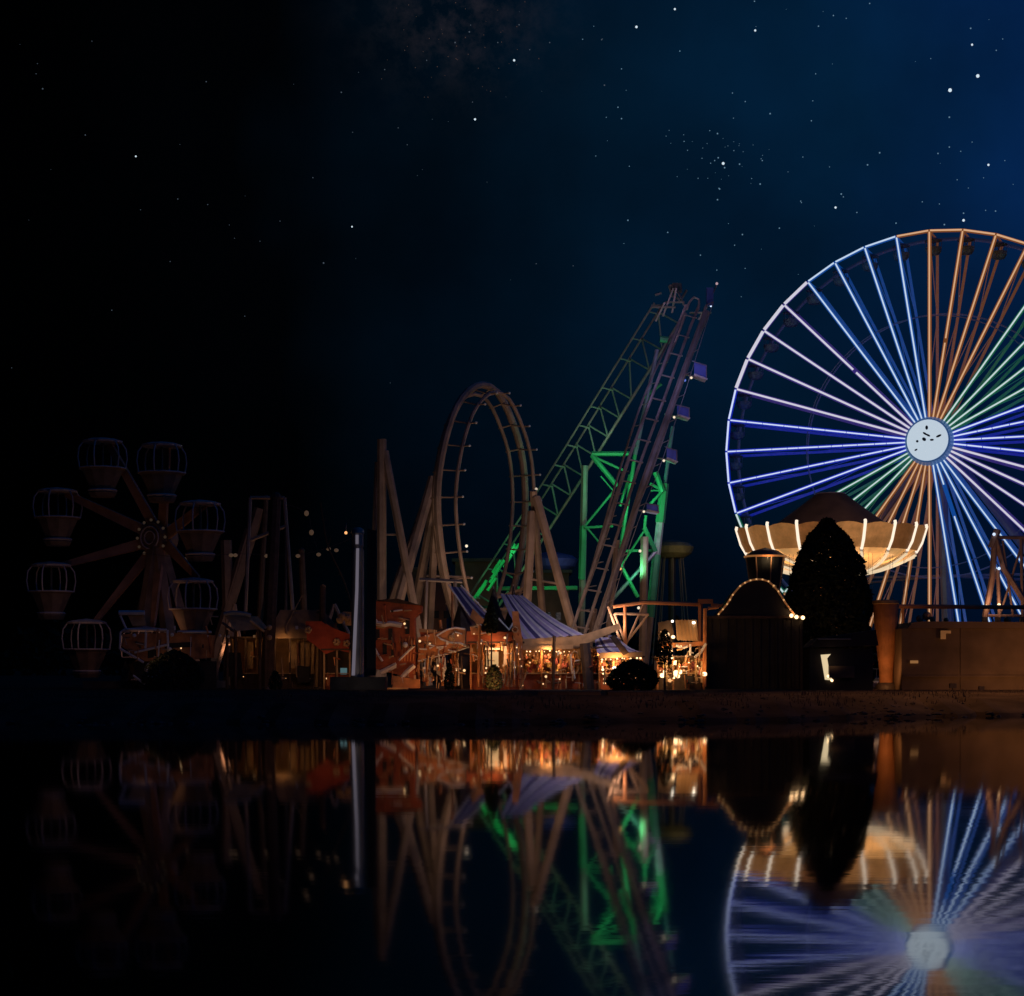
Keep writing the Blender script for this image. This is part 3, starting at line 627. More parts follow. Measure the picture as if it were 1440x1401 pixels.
# maintenance platforms on the right of the hill
m_bl=mat('platform_blue',(.10,.13,.50),.5,0,.25,1,em=(.05,.08,.6),es=.05)
for px,py,wd,ht in ((984,522,17,24),(960,580,17,18),(944,640,14,20),(917,715,16,12)):
    d=178; p=W(px,py,d); k=d/F
    b=MB(); ww,hh=wd*k/2,ht*k/2
    b.slab([p+Vector((-ww,-.5,hh)),p+Vector((ww,-.5,hh*.55)),p+Vector((ww,-.5,-hh)),p+Vector((-ww,-.5,-hh*.45))],(0,.08,0)); b.slab([p+Vector((ww,-.42,hh*.5)),p+Vector((ww,1.2,hh*.5)),p+Vector((ww,1.2,-hh)),p+Vector((ww,-.42,-hh))],(-.08,0,0))
    o=b.build('service_platform',m_bl,lc)
    b=MB(); b.slab([p+Vector((-ww,-.6,-hh*.45)),p+Vector((ww,-.6,-hh)),p+Vector((ww,1.2,-hh)),p+Vector((-ww,1.2,-hh*.45))],(0,0,-.12)); b.tube(p+Vector((-ww,-.6,-hh*.45)),p+Vector((ww+.1,-.6,-hh-.05)),.09,n=5); b.build('floor',mat('floor_pale',(.65,.62,.7),.5),o)
    b=MB(); b.tube(p+Vector((-ww-.2,-.6,hh+.05)),p+Vector((ww,-.6,hh*.55)),.06,n=4); b.tube(p+Vector((ww,-.6,hh*.6)),p+Vector((ww,-.6,-hh)),.06,n=4);  b.build('railing',m_lav,o)
    b=MB(); b.ball(p+Vector((-ww-.3,-.6,-hh*.9)),.13,6); b.build('lamp',g_tubew,o)
    b=MB(); b.tube(p+Vector((-ww,.3,-hh*.6)),p+Vector((-ww-1.2,.3,-hh*.2)),.1,n=5); b.build('bracket',m_track,o)
# supports
def gp(x0,y0,x1,y1,d,r_,m,nm='brace',d1=None): return pipe(x0,y0,d,x1,y1,d1 or d,r_,lc,m,nm,7)
d=184
gp(924,492,893,640,d,.22,m_lav,'support_post'); gp(893,640,868,800,d,.2,m_green,'support_post')
b=MB(); b.tube(W(928,477,d),W(944,479,d),.35,n=8); b.build('saddle',m_green,lc)
gp(905,560,930,540,d,.16,m_green); gp(907,552,915,565,d,.14,m_green)
gp(822,655,816,1000,d+2,.36,m_track,'support_post'); gp(820,740,818,815,d+1.4,.37,m_green,'support_sleeve')
for x0,y0,x1,y1,r_ in ((832,638,886,638,.26),(832,640,868,684,.26),(834,642,878,662,.14),(862,692,824,738,.13),(822,742,862,740,.14),(825,742,842,762,.10),(845,670,862,690,.08),
    (886,668,872,712,.16),(700,828,812,827,.24),(875,775,919,774,.16)): gp(x0,y0,x1,y1,d+1,r_,m_green)
# right column and its fan
gp(946,600,935,680,d,.20,mat('column_blue_grey',(.22,.32,.42),.4,.1,.2,1),'support_post')
gp(934,680,928,735,d,.50,m_green,'support_post'); gp(928,735,923,780,d,.42,mat('column_white',(.62,.60,.66),.45),'support_post'); gp(923,780,914,868,d,.46,m_green,'support_post'); gp(914,868,904,1000,d,.40,m_steel,'support_post')
for x0,y0,x1,y1,r_,m in ((932,692,922,664,.30,m_green),(932,690,914,680,.16,m_green),(930,692,912,712,.16,m_green),(931,690,915,690,.10,m_green),(922,776,906,742,.26,m_green),(908,725,906,745,.16,m_green),(873,795,897,840,.22,m_green),(922,776,860,845,.20,m_lav),(905,748,874,795,.12,m_green),(904,774,903,788,.12,m_green)): gp(x0,y0,x1,y1,d-.6,r_,m)
gp(906,755,903,1000,d-3,.42,m_steel,'support_post')
for x0,y0,x1,y1 in ((836,856,822,1000),(868,760,848,1000)): gp(x0,y0,x1,y1,d-6,.3,m_steel,'support_post')
for x,y,g_ in ((900,775,g_tubew),(898,855,g_tubew),(872,800,g_warmdim),(754,688,glow('lamp_cream',(.8,.65,.5),.7)),(656,768,g_tubew),(746,770,g_tubew),(745,792,g_warmdim)): b=MB(); b.ball(W(x,y,176),.15,7); b.build('lamp',g_,lc)
# station level green machinery at the foot of the first hill
rm=random.Random(4)
for k in range(12):
    t_=k/11; x=672+52*t_+rm.uniform(-4,6); y=838-72*t_+rm.uniform(-3,5); pipe(x-6,y+9,190,x+6,y-9,190,.16,lc,m_green,'drive_unit',5)
lamp(W(694,822,187),(.1,1,.3),260,lc,.3); lamp(W(715,770,188),(.12,1,.35),110,lc,.3)
lamp(W(905,700,179),(.12,1,.42),620,lc,.3); lamp(W(850,665,180),(.12,1,.4),260,lc,.3); lamp(W(895,800,180),(.12,1,.42),280,lc,.3); lamp(W(760,815,182),(.1,1,.35),140,lc,.3); lamp(W(840,610,186),(.45,.85,.55),170,lc,.3)
lamp(W(915,520,173),(.5,.42,1),200,lc,.4); lamp(W(975,480,172),(.45,.42,1),180,lc,.4); lamp(W(925,600,170),(.5,.45,1),200,lc,.4); lamp(W(930,440,178),(.7,.5,.8),120,lc,.4)
lamp(W(855,880,156),(1,.62,.42),620,lc,.4); lamp(W(840,790,160),(1,.65,.48),420,lc,.4); lamp(W(870,680,162),(1,.7,.6),240,lc,.4); lamp(W(930,770,178),(.8,.75,1),160,lc,.3)
# ------------------------------------------------------------------ far rides
for px,py,w_,h_,mm_,lab,cl in ((945,772,62,26,mat('ochre_roof',(.34,.27,.14),.7),'ochre saucer shaped ride roof behind the white and green lift column',(.9,.7,.3)),(775,790,75,28,mat('slate_blue_roof',(.14,.17,.36),.6),'slate blue saucer shaped ride roof seen between the coaster legs',(.5,.6,1))):
    D=232.0; pm=D/F; q=GP(px,D); z=HZ(py,D)-GZ; r0=w_*pm/2; hh=h_*pm
    t_=thing('saucer_ride',q,lab,'ride')
    b=MB(); b.lathe((0,0,z),[(r0*.55,-hh/2),(r0*.9,-hh*.25),(r0,.1*hh),(r0*.8,.3*hh),(r0*.3,hh*.45),(.1,hh/2)],28); b.build('roof',mm_,t_,local=True)
    b=MB(); b.tube((0,0,0),(0,0,z-hh/2),.5,n=8); b.build('mast',m_steeld,t_,local=True)
    for k in range(8): a=R(45*k); b=MB(); b.tube((r0*.5*math.cos(a),r0*.5*math.sin(a),z-hh/2),(r0*.9*math.cos(a),r0*.9*math.sin(a),2.2),.08,n=4); b.build('arm',m_steel,t_,local=True)
    lamp(q+Vector((r0*.6,-r0-3,z-1)),cl,60,t_,.4)
D=215.0
for px0,px1,py,lab in ((640,700,790,'dim brown flat roofed hall behind the coaster loop'),(745,800,806,'dim hall with a pale band right of the coaster loop'),(575,628,802,'small dim hall seen left of the coaster loop')):
    q=GP((px0+px1)/2,D); pm=D/F; z=HZ(py,D)-GZ; t_=thing('park_hall',q,lab,'building')
    b=MB(); b.box((0,3,z/2),((px1-px0)*pm,6,z)); b.build('wall',m_brown,t_,local=True)
    b=MB(); b.box((0,3,z+.2),((px1-px0)*pm+.8,6.8,.4)); b.build('roof',m_steeld,t_,local=True)
    for k in range(4): b=MB(); b.box((-(px1-px0)*pm/2+1+k*1.3,-.04,z*.6),(.7,.08,1.0)); b.build('window',m_glass,t_,local=True)
    lamp(q+Vector((0,-4,z*.5)),(1,.5,.25),40,t_,.3); D+=9
# far tree line
b=MB(); rf=random.Random(8)
for i in range(9000):
    x=rf.uniform(-260,260); hmax=7+3.5*math.sin(x*.05)+2.5*math.sin(x*.17+1)+1.5*math.sin(x*.53)
    p=Vector((x,420+rf.uniform(-8,8),GZ+rf.uniform(0,hmax))); s_=rf.uniform(.7,1.6)
    u=Vector((rf.gauss(0,1),rf.gauss(0,1),rf.gauss(0,1))).normalized(); v=u.cross(Vector((rf.gauss(0,1),rf.gauss(0,1),1))).normalized()
    b.add([p-u*s_,p+v*s_*.6,p+u*s_,p-v*s_*.6],[(0,1,2,3)])
tag(b.build('far_woods',m_leaf),'unlit far belt of trees low along the horizon behind the rides','woods',kind='stuff')
# ------------------------------------------------------------------ stall row
def stuffp(o): o['kind']='stuff'; return o
class At:
    """local frame of a stall whose front stands at depth D"""
    def __init__(s,px,D): s.px=px; s.D=D; s.pm=D/F; s.q=GP(px,D)
    def x(s,px): return (px-s.px)*s.pm
    def z(s,py): return HZ(py,s.D)-GZ
    def p(s,px,py,y=0): return Vector((s.x(px),y,s.z(py)))
rg=random.Random(21)
def bulbs(A,t,x0,x1,y0,y1,n,y=-.3,m=None,r=.07):
    for k in range(n):
        f_=(k+rg.uniform(-.35,.35))/max(1,n-1); b=MB(); b.ball(A.p(x0+(x1-x0)*f_,y0+(y1-y0)*f_+rg.uniform(-.8,.8),y),r*rg.uniform(.5,1.1),6); b.build('bulb',m or g_warm,t,local=True)
def prizes(A,t,x0,x1,y0,y1,n,y0d=.6,y1d=1.6,smin=.08,smax=.22,m=None):
    b=MB()
    for k in range(n):
        px=rg.uniform(x0,x1); row=rg.randint(0,4)/4; py=y0+(y1-y0)*row+rg.uniform(-1.5,1.5); s_=rg.uniform(smin,smax)
        c=A.p(px,py,rg.uniform(y0d,y1d))
        if k%3==0: b.box(c,(s_*1.5,s_,s_*2.2),rg.uniform(0,1))
        else: b.ball(c,s_,6,sz=rg.uniform(.8,1.5))
        if k%4==0: b.ball(c+Vector((0,-s_*.3,s_*1.3)),s_*.6,6)
    return stuffp(b.build('prizes',m or m_prize,t,local=True))
def shell(A,t,x0,x1,ytop,depth,mw_,posts=4,pm_=None,counter=948,open_=True):
    w_=A.x(x1)-A.x(x0); xc=(A.x(x0)+A.x(x1))/2; h_=A.z(ytop)
    b=MB(); b.box((xc,depth,h_/2),(w_,.15,h_)); b.build('back_wall',mw_,t,local=True)
    for s_ in (x0,x1):
        b=MB(); b.box((A.x(s_),depth/2,h_/2),(.12,depth-.2,h_-.05)); b.build('side_wall',mw_,t,local=True)
    b=MB(); b.box((xc,depth/2,h_+.08),(w_+.5,depth+.5,.14)); b.build('roof',m_wood,t,local=True)
    for k in range(posts):
        b=MB(); b.box((A.x(x0)+w_*k/(posts-1),-.02,h_/2),(.14,.14,h_)); b.build('post',pm_ or m_orange,t,local=True)
    hc=A.z(counter); b=MB(); b.box((xc,.25,hc/2),(w_-.2,.35,hc)); b.build('counter_front',m_red if rg.random()<.5 else m_wood,t,local=True)
    b=MB(); b.box((xc,.15,hc+.05),(w_-.1,.65,.08)); b.build('counter_top',m_tan,t,local=True)
def pole(A,t,x0,y0,x1,y1,r,m,nm='pole',y=0,y1d=None,n=6):
    b=MB(); b.tube(A.p(x0,y0,y),A.p(x1,y1,y if y1d is None else y1d),r,n=n); return b.build(nm,m,t,local=True)
def plate(A,t,pts,m,nm,y=0,th=.1):
    b=MB(); b.slab([A.p(a,c,y) for a,c in pts],(0,th,0)); return b.build(nm,m,t,local=True)
def stripes(A,t,ridge0,ridge1,eave1,eave0,dr,de,n,mats,pattern,nm='striped_canopy',sag=.25,K=5):
    """cloth strips running from ridge to eave; dr/de local depth of ridge and eave"""
    r0,r1=A.p(*ridge0,dr),A.p(*ridge1,dr); e0,e1=A.p(*eave0,de),A.p(*eave1,de); b=MB()
    def P(u,v):
        p=(r0*(1-u)+r1*u)*(1-v)+(e0*(1-u)+e1*u)*v; p.z-=sag*math.sin(math.pi*v)+.05*math.sin(u*40); return p
    for k in range(n):
        for j in range(K):
            u0,u1,v0,v1=k/n,(k+1)/n,j/K,(j+1)/K
            q=[P(u0,v0),P(u1,v0),P(u1,v1),P(u0,v1)]; k0=[x-Vector((0,0,.05)) for x in q]
            b.add(q+k0,[(0,1,2,3),(7,6,5,4),(0,4,5,1),(2,6,7,3)],pattern[k%len(pattern)])
    return b.build(nm,mats,t,local=True)
SM=[m_stripeA,m_stripeB,m_stripeC]
m_val=mat('valance_ochre',(.55,.36,.18),.7,0,.35,1.2)
m_inter=mat('stall_lining',(.50,.26,.11),.8,0,.45,1.8)
# --- big striped stall
A=At(790,141); t=thing('striped_game_stall',A.q,'largest game stall with a violet and white striped sloping canopy and ochre valance','stall',group='game stalls along the shore')
stripes(A,t,(703,831),(737,834),(822,892),(737,899),5.5,-.2,15,SM,[0,1,0,2,1,0,1,2])
plate(A,t,[(735,899),(812,895),(822,892),(870,877),(872,885),(825,905),(806,908),(735,910)],m_val,'valance',-.3,.1)
plate(A,t,[(735,909),(806,907),(806,913),(735,914)],m_tan,'valance_trim',-.38,.06)
shell(A,t,735,868,912,3.2,m_inter,6)
bulbs(A,t,740,802,916,916,10,-.15,g_warm,.06); bulbs(A,t,738,800,921,921,9,.3,g_warmdim,.07)
prizes(A,t,740,808,924,948,90); prizes(A,t,820,866,918,955,60)
pole(A,t,779,895,777,970,.13,m_wood,y=-1.2); pole(A,t,822,905,828,970,.45,m_steeld,'column',y=-.6,n=8)
plate(A,t,[(812,913),(822,913),(818,943),(812,940)],m_tan,'banner',-.2,.06)
for x in (808,824): 
    b=MB(); b.path([A.p(x+7*math.cos(a),932+16*math.sin(a),-.25) for a in [k*.52 for k in range(12)]],.07,5,closed=True); b.build('hoop',m_val,t,local=True)
lamp(A.q+A.p(770,918,-.6)-Vector((0,0,0)),WARM,163,t,.2,aim=(0,1,-.1)); lamp(A.q+A.p(845,922,-.6),WARM,148,t,.2,aim=(0,1,-.1))
lamp(A.q+A.p(800,905,-3.2),WARM,64,t,.2); lamp(A.q+A.p(830,815,-4),(.78,.74,1),520,t,.4,aim=(-.5,1,-1),ang=130)  # the violet lamp is added to light the striped canopy
# --- small striped prize stall
A=At(872,139.5); t=thing('prize_stall',A.q,'small prize stall with a low violet striped canopy and a wall of brightly lit prizes','stall',group='game stalls along the shore')
stripes(A,t,(838,898),(858,895),(893,918),(842,920),2.4,-.1,7,SM,[0,1,2,1,0]); stripes(A,t,(858,893),(872,895),(903,916),(884,918),2.6,-.3,7,SM,[0,1,0,2,1])
plate(A,t,[(843,918),(903,917),(903,924),(843,926)],m_val,'valance',-.3,.1); plate(A,t,[(857,896),(864,893),(884,918),(876,922)],m_wood,'ridge_board',-.4,.1)
shell(A,t,843,902,925,2.4,m_tan,4)
prizes(A,t,845,885,928,955,150,.4,1.4,.06,.16); bulbs(A,t,846,900,927,926,9,-.2,g_warm,.08); bulbs(A,t,846,850,930,962,6,-.25,g_warm,.1); bulbs(A,t,864,872,940,962,3,-.2,g_white,.16)
lamp(A.q+A.p(866,932,-.9),WARM,178,t,.2,aim=(0,1,-.1))
# --- narrow striped awning ramp + side signs, dark tents
A=At(655,143); t=thing('awning_ramp',A.q,'narrow steep striped awning descending beside the two dark pointed tents','awning')
stripes(A,t,(630,822),(648,823),(688,866),(664,872),3.0,0,6,SM,[0,2,2,1,2,0],sag=.1); stripes(A,t,(646,852),(654,850),(672,876),(661,880),2.0,0,4,SM,[2,0,0,2],sag=.05)
plate(A,t,[(665,856),(681,872),(679,877),(671,878),(661,868)],m_orange,'bracket',-.25,.2)
for x0,y0,x1,y1 in ((630,822,664,872),(648,823,688,866),(665,870,677,880),(701,870,716,886),(716,886,721,876)): pole(A,t,x0,y0,x1,y1,.07,m_white,'edge_pole',y=-.1)
for x in (636,675): pole(A,t,x,830 if x<640 else 878,x,970,.10,m_orange,'post',y=.2)
for i,(px,pa,pb,hw) in enumerate(((648,838,892,17),(694,828,886,22),(722,825,880,14))):
    A=At(px,147+i*.9); t=thing('pointed_tent',A.q,('lowest of the dark pointed tents left of the black cypress','widest dark pointed tent rising behind the black cypress','dark pointed tent tucked behind the left edge of the large striped canopy')[i],'tent',group='dark pointed tents')
    r0=hw*A.pm; b=MB(); z0,z1=A.z(pb),A.z(pa)
    b.lathe((0,0,0),[(r0,z0),(r0*.55,z0+(z1-z0)*.38),(r0*.22,z0+(z1-z0)*.75),(.06,z1)],8); b.build('roof',m_wood,t,local=True)
    b=MB(); b.lathe((0,0,0),[(r0*.95,0),(r0*.95,z0)],8); b.build('wall',m_brown,t,local=True)
    pole(A,t,px,pa,px,pa-4,.05,m_steel,'finial')
# --- central stall with small lit sign
A=At(694,140); t=thing('centre_stall',A.q,'red and orange stall with a small cream lit panel and carved corner post','stall',group='game stalls along the shore')
shell(A,t,662,733,905,2.6,m_inter,5); plate(A,t,[(656,888),(732,889),(733,906),(656,906)],m_red,'fascia',-.2,.15)
plate(A,t,[(661,882),(676,884),(680,893),(663,893)],m_orange,'cresting',-.35,.1); plate(A,t,[(684,886),(692,893),(686,894)],m_val,'cresting',-.35,.1)
plate(A,t,[(680,911),(703,911),(703,914),(680,914)],m_white,'sign_frame',-.15,.1)
plate(A,t,[(684,916),(701,917),(701,937),(684,937)],glow('sign_cream',(1,.58,.24),.55),'sign_panel',-.2,.1)
plate(A,t,[(709,909),(714,909),(713,936),(708,935)],mat('pale_panel',(.7,.62,.6),.5),'side_panel',-.2,.08)
plate(A,t,[(720,860),(729,860),(735,905),(735,916),(728,912),(722,895)],m_orange,'corner_crest',-.45,.2)
b=MB(); b.path([A.p(724+4*math.cos(a),886+4*math.sin(a),-.5) for a in [k*.7 for k in range(9)]],.06,5,closed=True); b.build('rosette',m_val,t,local=True)
pole(A,t,675,880,673,967,.11,m_orange,'post',y=-1.2)
for x in (715,720,725,731): pole(A,t,x,905,x-1,966,.11,m_orange if x!=720 else m_tan,'baluster',y=-.5)
for x0,y0,x1,y1 in ((700,952,688,974),(741,944,731,970),(716,950,712,965),(702,940,705,962)): pole(A,t,x0,y0,x1,y1,.07,m_tan,'strut',y=-1.3)
prizes(A,t,665,732,938,955,40,.3,1.2); bulbs(A,t,700,732,955,963,4,-.4,g_warmdim,.06); bulbs(A,t,727,733,912,935,4,-.6,g_warm,.06)
lamp(A.q+A.p(700,915,-1.2),WARM,112,t,.2,aim=(0,1,-.2)); lamp(A.q+A.p(690,960,-4.5),(1,.42,.14),171,t,.3)
# --- rocket/boat shaped ride
A=At(625,141); t=thing('rocket_ride',A.q,'orange rocket shaped ride with white outlined pointed fins','ride')
plate(A,t,[(588,897),(600,893),(625,886),(640,883),(655,884),(654,904),(661,910),(640,918),(610,926),(588,929)],m_orange,'hull',0,1.3)
for pts,w_ in (([(654,885),(640,883),(628,886),(614,894),(620,899),(633,904),(648,905),(656,909)],.09),([(614,911),(628,909),(617,914)],.10),([(600,906),(611,909),(604,912)],.09),([(633,895),(640,889),(650,892)],.06),([(588,930),(620,922),(645,915),(660,910)],.06)):
    b=MB(); b.path([A.p(x,y,-.1) for x,y in pts],w_,5); b.build('white_trim',m_white,t,local=True)
plate(A,t,[(589,884),(614,886),(613,890),(589,889)],m_val,'cabin_roof',.1,1.0); plate(A,t,[(590,889),(612,890),(612,895),(592,897)],m_red,'cabin',.2,.8)
pole(A,t,619,872,620,884,.13,m_orange,'funnel',y=.4)
b=MB(); b.ball(A.p(635,897,-.1),.28,8,sz=1); b.build('nose_emblem',m_val,t,local=True)
for x,y0 in ((588,925),(600,922),(622,920),(640,916)): pole(A,t,x,y0,x,965,.12,m_orange,'stand',y=.6)
plate(A,t,[(622,924),(627,924),(628,958),(622,958)],m_white,'panel',-.05,.06); plate(A,t,[(613,926),(622,926),(622,952),(614,948)],m_grey,'panel',0,.06)
prizes(A,t,588,635,930,955,50,.5,1.4,.05,.13,m_val); bulbs(A,t,586,620,957,957,5,-.4,g_warmdim,.05)
lamp(A.q+A.p(620,950,-3.5),(1,.45,.17),108,t,.3); lamp(A.q+A.p(640,895,-3.5),(1,.6,.35),36,t,.3)
# --- red ride front
A=At(557,139); t=thing('red_ride_front',A.q,'tall red ride front with a white wave, dark slots and white curved slide rails','ride front')
plate(A,t,[(525,846),(562,846),(593,852),(592,860),(583,868),(583,892),(583,955),(525,940)],m_red,'facade',0,2.5)
plate(A,t,[(526,844),(560,842),(594,852),(562,849)],m_wood,'roof_edge',-.1,2.7)
for pts,w_ in (([(527,873),(535,880),(548,877),(565,880)],.22),([(549,860),(566,858)],.07),([(525,900),(528,914),(538,930)],.10),([(561,929),(572,918),(583,908)],.10),([(536,946),(558,935)],.22),([(583,936),(572,945),(566,952),(569,961),(577,965)],.20)):
    b=MB(); b.path(cr([A.p(x,y,-.12) for x,y in pts],.3),w_,6); b.build('white_rail',m_white,t,local=True)
plate(A,t,[(529,876),(545,880),(540,884),(530,883)],m_val,'wave',-.06,.06)
for x,y0,y1 in ((531,885,900),(549,884,900),(541,904,922),(553,904,924),(573,870,892)): plate(A,t,[(x-3,y0),(x+3,y0),(x+3,y1),(x-3,y1)],m_hole,'slot',-.04,.05)
for k in range(5): plate(A,t,[(566+k*4,898),(567.5+k*4,898),(566+k*4,930),(564.5+k*4,930)],m_orange,'rib',-.08,.07)
b=MB(); b.ball(A.p(570,907,-.15),.22,8); b.build('knob',m_white,t,local=True); b=MB(); b.ball(A.p(522,936,-.3),.18,8); b.build('knob',m_white,t,local=True)
plate(A,t,[(552,950),(590,956),(590,968),(552,968)],m_orange,'slide_base',-.3,1.5); b=MB(); b.box(A.p(543,968,-1.2),(3.6,1.2,.12)); b.build('step_edge',m_val,t,local=True)
lamp(A.q+A.p(556,955,-4),(1,.42,.16),62,t,.3); lamp(A.q+A.p(545,870,-4),(1,.5,.25),26,t,.3)
# --- pillar
A=At(503,134); t=thing('floodlit_pillar',A.q,'slender polished pillar with a bright pale stripe standing on a black plinth','pillar')
b=MB(); b.lathe((0,0,0),[(.49,A.z(952)),(.49,A.z(900)),(.48,A.z(775)),(.40,A.z(771)),(.45,A.z(768)),(.44,A.z(752)),(.50,A.z(750)),(.46,A.z(745)),(.2,A.z(742))],20); b.build('shaft',mat('pillar_bronze',(.42,.36,.30),.4,.3,.3,.5),t,local=True,smooth=False)
plate(A,t,[(502,772),(506,772),(505,830),(502.5,890),(500,950),(495.5,950),(498,890),(500.8,830)],glow('pale_strip',(.42,.37,.46),.27),'bright_strip',-.70,.1)  # reflective stripe, its shine put in as emission
plate(A,t,[(501,753),(505,753),(505,766),(501,766)],MATS['pale_strip'],'bright_strip',-.60,.1)
pole(A,t,510,768,508,950,.05,m_tan,'corner_rod',y=-.55)
b=MB(); b.box(A.p(505,961,-.1),(4.1,2.6,.95)); b.build('plinth',m_black,t,local=True)
plate(A,t,[(515,742),(528,745),(527,950),(514,950)],m_black,'rear_screen',.9,.2)
pole(A,t,486,735,486,748,.03,m_steel,'antenna',y=.3); b=MB(); b.ball(A.p(486,749,.3),.12,6); b.build('lamp',g_warmdim,t,local=True)
pole(A,t,486,749,500,750,.04,m_steeld,'lamp_arm',y=.3)
lamp(A.q+A.p(512,965,-4),(1,.8,.65),22,t,.2)
# --- tan booth + red awning
A=At(400,143); t=thing('tan_booth',A.q,'wide tan panelled booth with a dim lit interior behind thin poles','booth')
shell(A,t,325,470,898,3,mat('tan_lining',(.50,.30,.14),.8,0,.3,1.2),8,m_wood)
plate(A,t,[(395,858),(455,858),(476,884),(476,898),(380,898),(384,880)],mat('fascia_tan',(.38,.25,.14),.8,0,.35,1),'fascia',-.4,.2)
for x in (340,362,404,420,448): plate(A,t,[(x,903),(x+13,903),(x+13,940),(x,940)],m_tan,'panel',1.2,.1)
plate(A,t,[(322,918),(341,918),(344,952),(318,952)],m_black,'screen',-1.2,.3); plate(A,t,[(420,936),(437,938),(437,960),(420,960)],m_black,'cabinet',-.9,.8)
pole(A,t,375,842,367,880,.12,m_val,'blade',y=-.6); pole(A,t,426,838,405,878,.05,m_val,'hook_arm',y=-.6); pole(A,t,405,878,402,890,.05,m_val,'hook_arm',y=-.6)
lamp(A.q+A.p(400,905,-1.0),WARM,21,t,.2,aim=(0,1,-.2)); lamp(A.q+A.p(350,905,-1.0),WARM,8,t,.2,aim=(0,1,-.2)); lamp(A.q+A.p(450,905,-1.0),WARM,16,t,.2,aim=(0,1,-.2)); lamp(A.q+A.p(440,940,-5),WARM,16,t,.3)
bulbs(A,t,345,470,952,957,7,-.5,g_warmdim,.05)
A=At(460,140.5); t=thing('red_awning_kiosk',A.q,'kiosk with a faded red scalloped awning carrying pale flower marks beside the pillar','kiosk')
m_aw=mat('awning_red',(.42,.07,.03),.8,0,.4,1.2)
plate(A,t,[(430,874),(452,874),(470,884),(492,892),(491,918),(475,914),(458,920),(440,905),(432,900)],m_aw,'awning',-.2,.15)
for x,y,n in ((474,903,6),(488,905,5),(434,886,5)):
    for k in range(n):
        a=6.283*k/n; b=MB(); b.ball(A.p(x+3.2*math.cos(a),y+3.2*math.sin(a),-.3),.14,6); b.build('flower_petal',m_tan,t,local=True)
shell(A,t,456,492,915,2,m_brown,3,m_tan)
b=MB(); b.box(A.p(483,944,.2),(.5,.3,.5)); b.build('small_screen',glow('screen_teal',(.10,.22,.24),.5),t,local=True)
for x,y in ((482,867),(478,872),(489,870)): b=MB(); b.ball(A.p(x,y,-.1),.32,8); b.build('globe',m_tan,t,local=True)
plate(A,t,[(482,860),(494,861),(494,880),(486,880)],m_tan,'fin',-.05,.1)
lamp(A.q+A.p(470,925,-3),(1,.45,.2),25,t,.3)
# --- tall posts
for i,(x0,y0,x1,y1,r_,lab) in enumerate(((454,826,452,970,.30,'blunt squared timber post left of the red awning'),(448,862,447,968,.22,'darker shorter timber post touching the blunt post'),(388,700,375,965,.55,'thick dim leaning mast above the tan booth'),(424,775,432,860,.35,'curved dim pylon blade above the red awning'),(374,700,360,880,.3,'slim dim pylon left of the thick mast'),(440,905,439,960,.16,'thin tan pole under the red awning'),(373,920,370,966,.14,'thin tan pole before the tan booth'))):
    A=At(x1,141.5+.35*i if y1>900 else 156+i); t=thing('mast' if r_>.3 else 'post',A.q,lab,'mast' if r_>.3 else 'post')
    b=MB(); b.tube(A.p(x0,y0),Vector((0,0,0)) ,r_*.8,r_,8); b.build('shaft',m_wood if r_>.25 else m_tan,t,local=True)
    b=MB(); b.lathe((0,0,0),[(r_*1.6,0),(r_*1.5,.15),(r_*1.05,.2)],8); b.build('foot',m_steeld,t,local=True)
    b=MB(); b.ball(A.p(x0,y0),r_*.85,8); b.build('cap',m_wood,t,local=True)
# festoon lamps on a wire
A=At(400,150); t=thing('festoon_lights',A.q,'sagging string of dim cream globe lamps hung from the thick leaning mast','string lights')
fp=[(262,786),(325,781),(331,781),(375,782),(419,782),(448,780),(438,749),(431,722),(473,774),(462,772)]
for x,y in fp:
    b=MB(); b.ball(A.p(x,y),.2,8,sz=1.2 if y<760 else .8); b.build('globe',glow('globe_dim',(.34,.20,.12),.16),t,local=True)
b=MB(); b.path(cr([A.p(*p,.1) for p in ((200,778),(262,784),(325,779),(375,780),(419,780),(462,770),(505,752))],.8),.03,4); b.build('wire',m_steeld,t,local=True)
b=MB(); b.path(cr([A.p(*p,.1) for p in ((388,705),(431,720),(438,747),(448,778))],.8),.03,4); b.build('wire',m_steeld,t,local=True)
# bare branch
A=At(492,145); t=thing('bare_sapling',A.q,'thin bare branch leaning left of the polished pillar','sapling')
b=MB(); b.path(cr([Vector((0,0,0)),A.p(494,860),A.p(491,838),A.p(480,808),A.p(462,770),A.p(455,735),A.p(450,700)],.8),.07,5)
for x0,y0,x1,y1 in ((480,806,474,810),(463,770,456,772),(462,766,466,754),(456,733,458,729),(488,830,484,834),(470,788,466,790)): b.tube(A.p(x0,y0),A.p(x1,y1),.05,.02,4)
b.build('trunk',m_bark,t,local=True)
lamp(A.q+A.p(470,820,-4),WARM,10,t,.3)
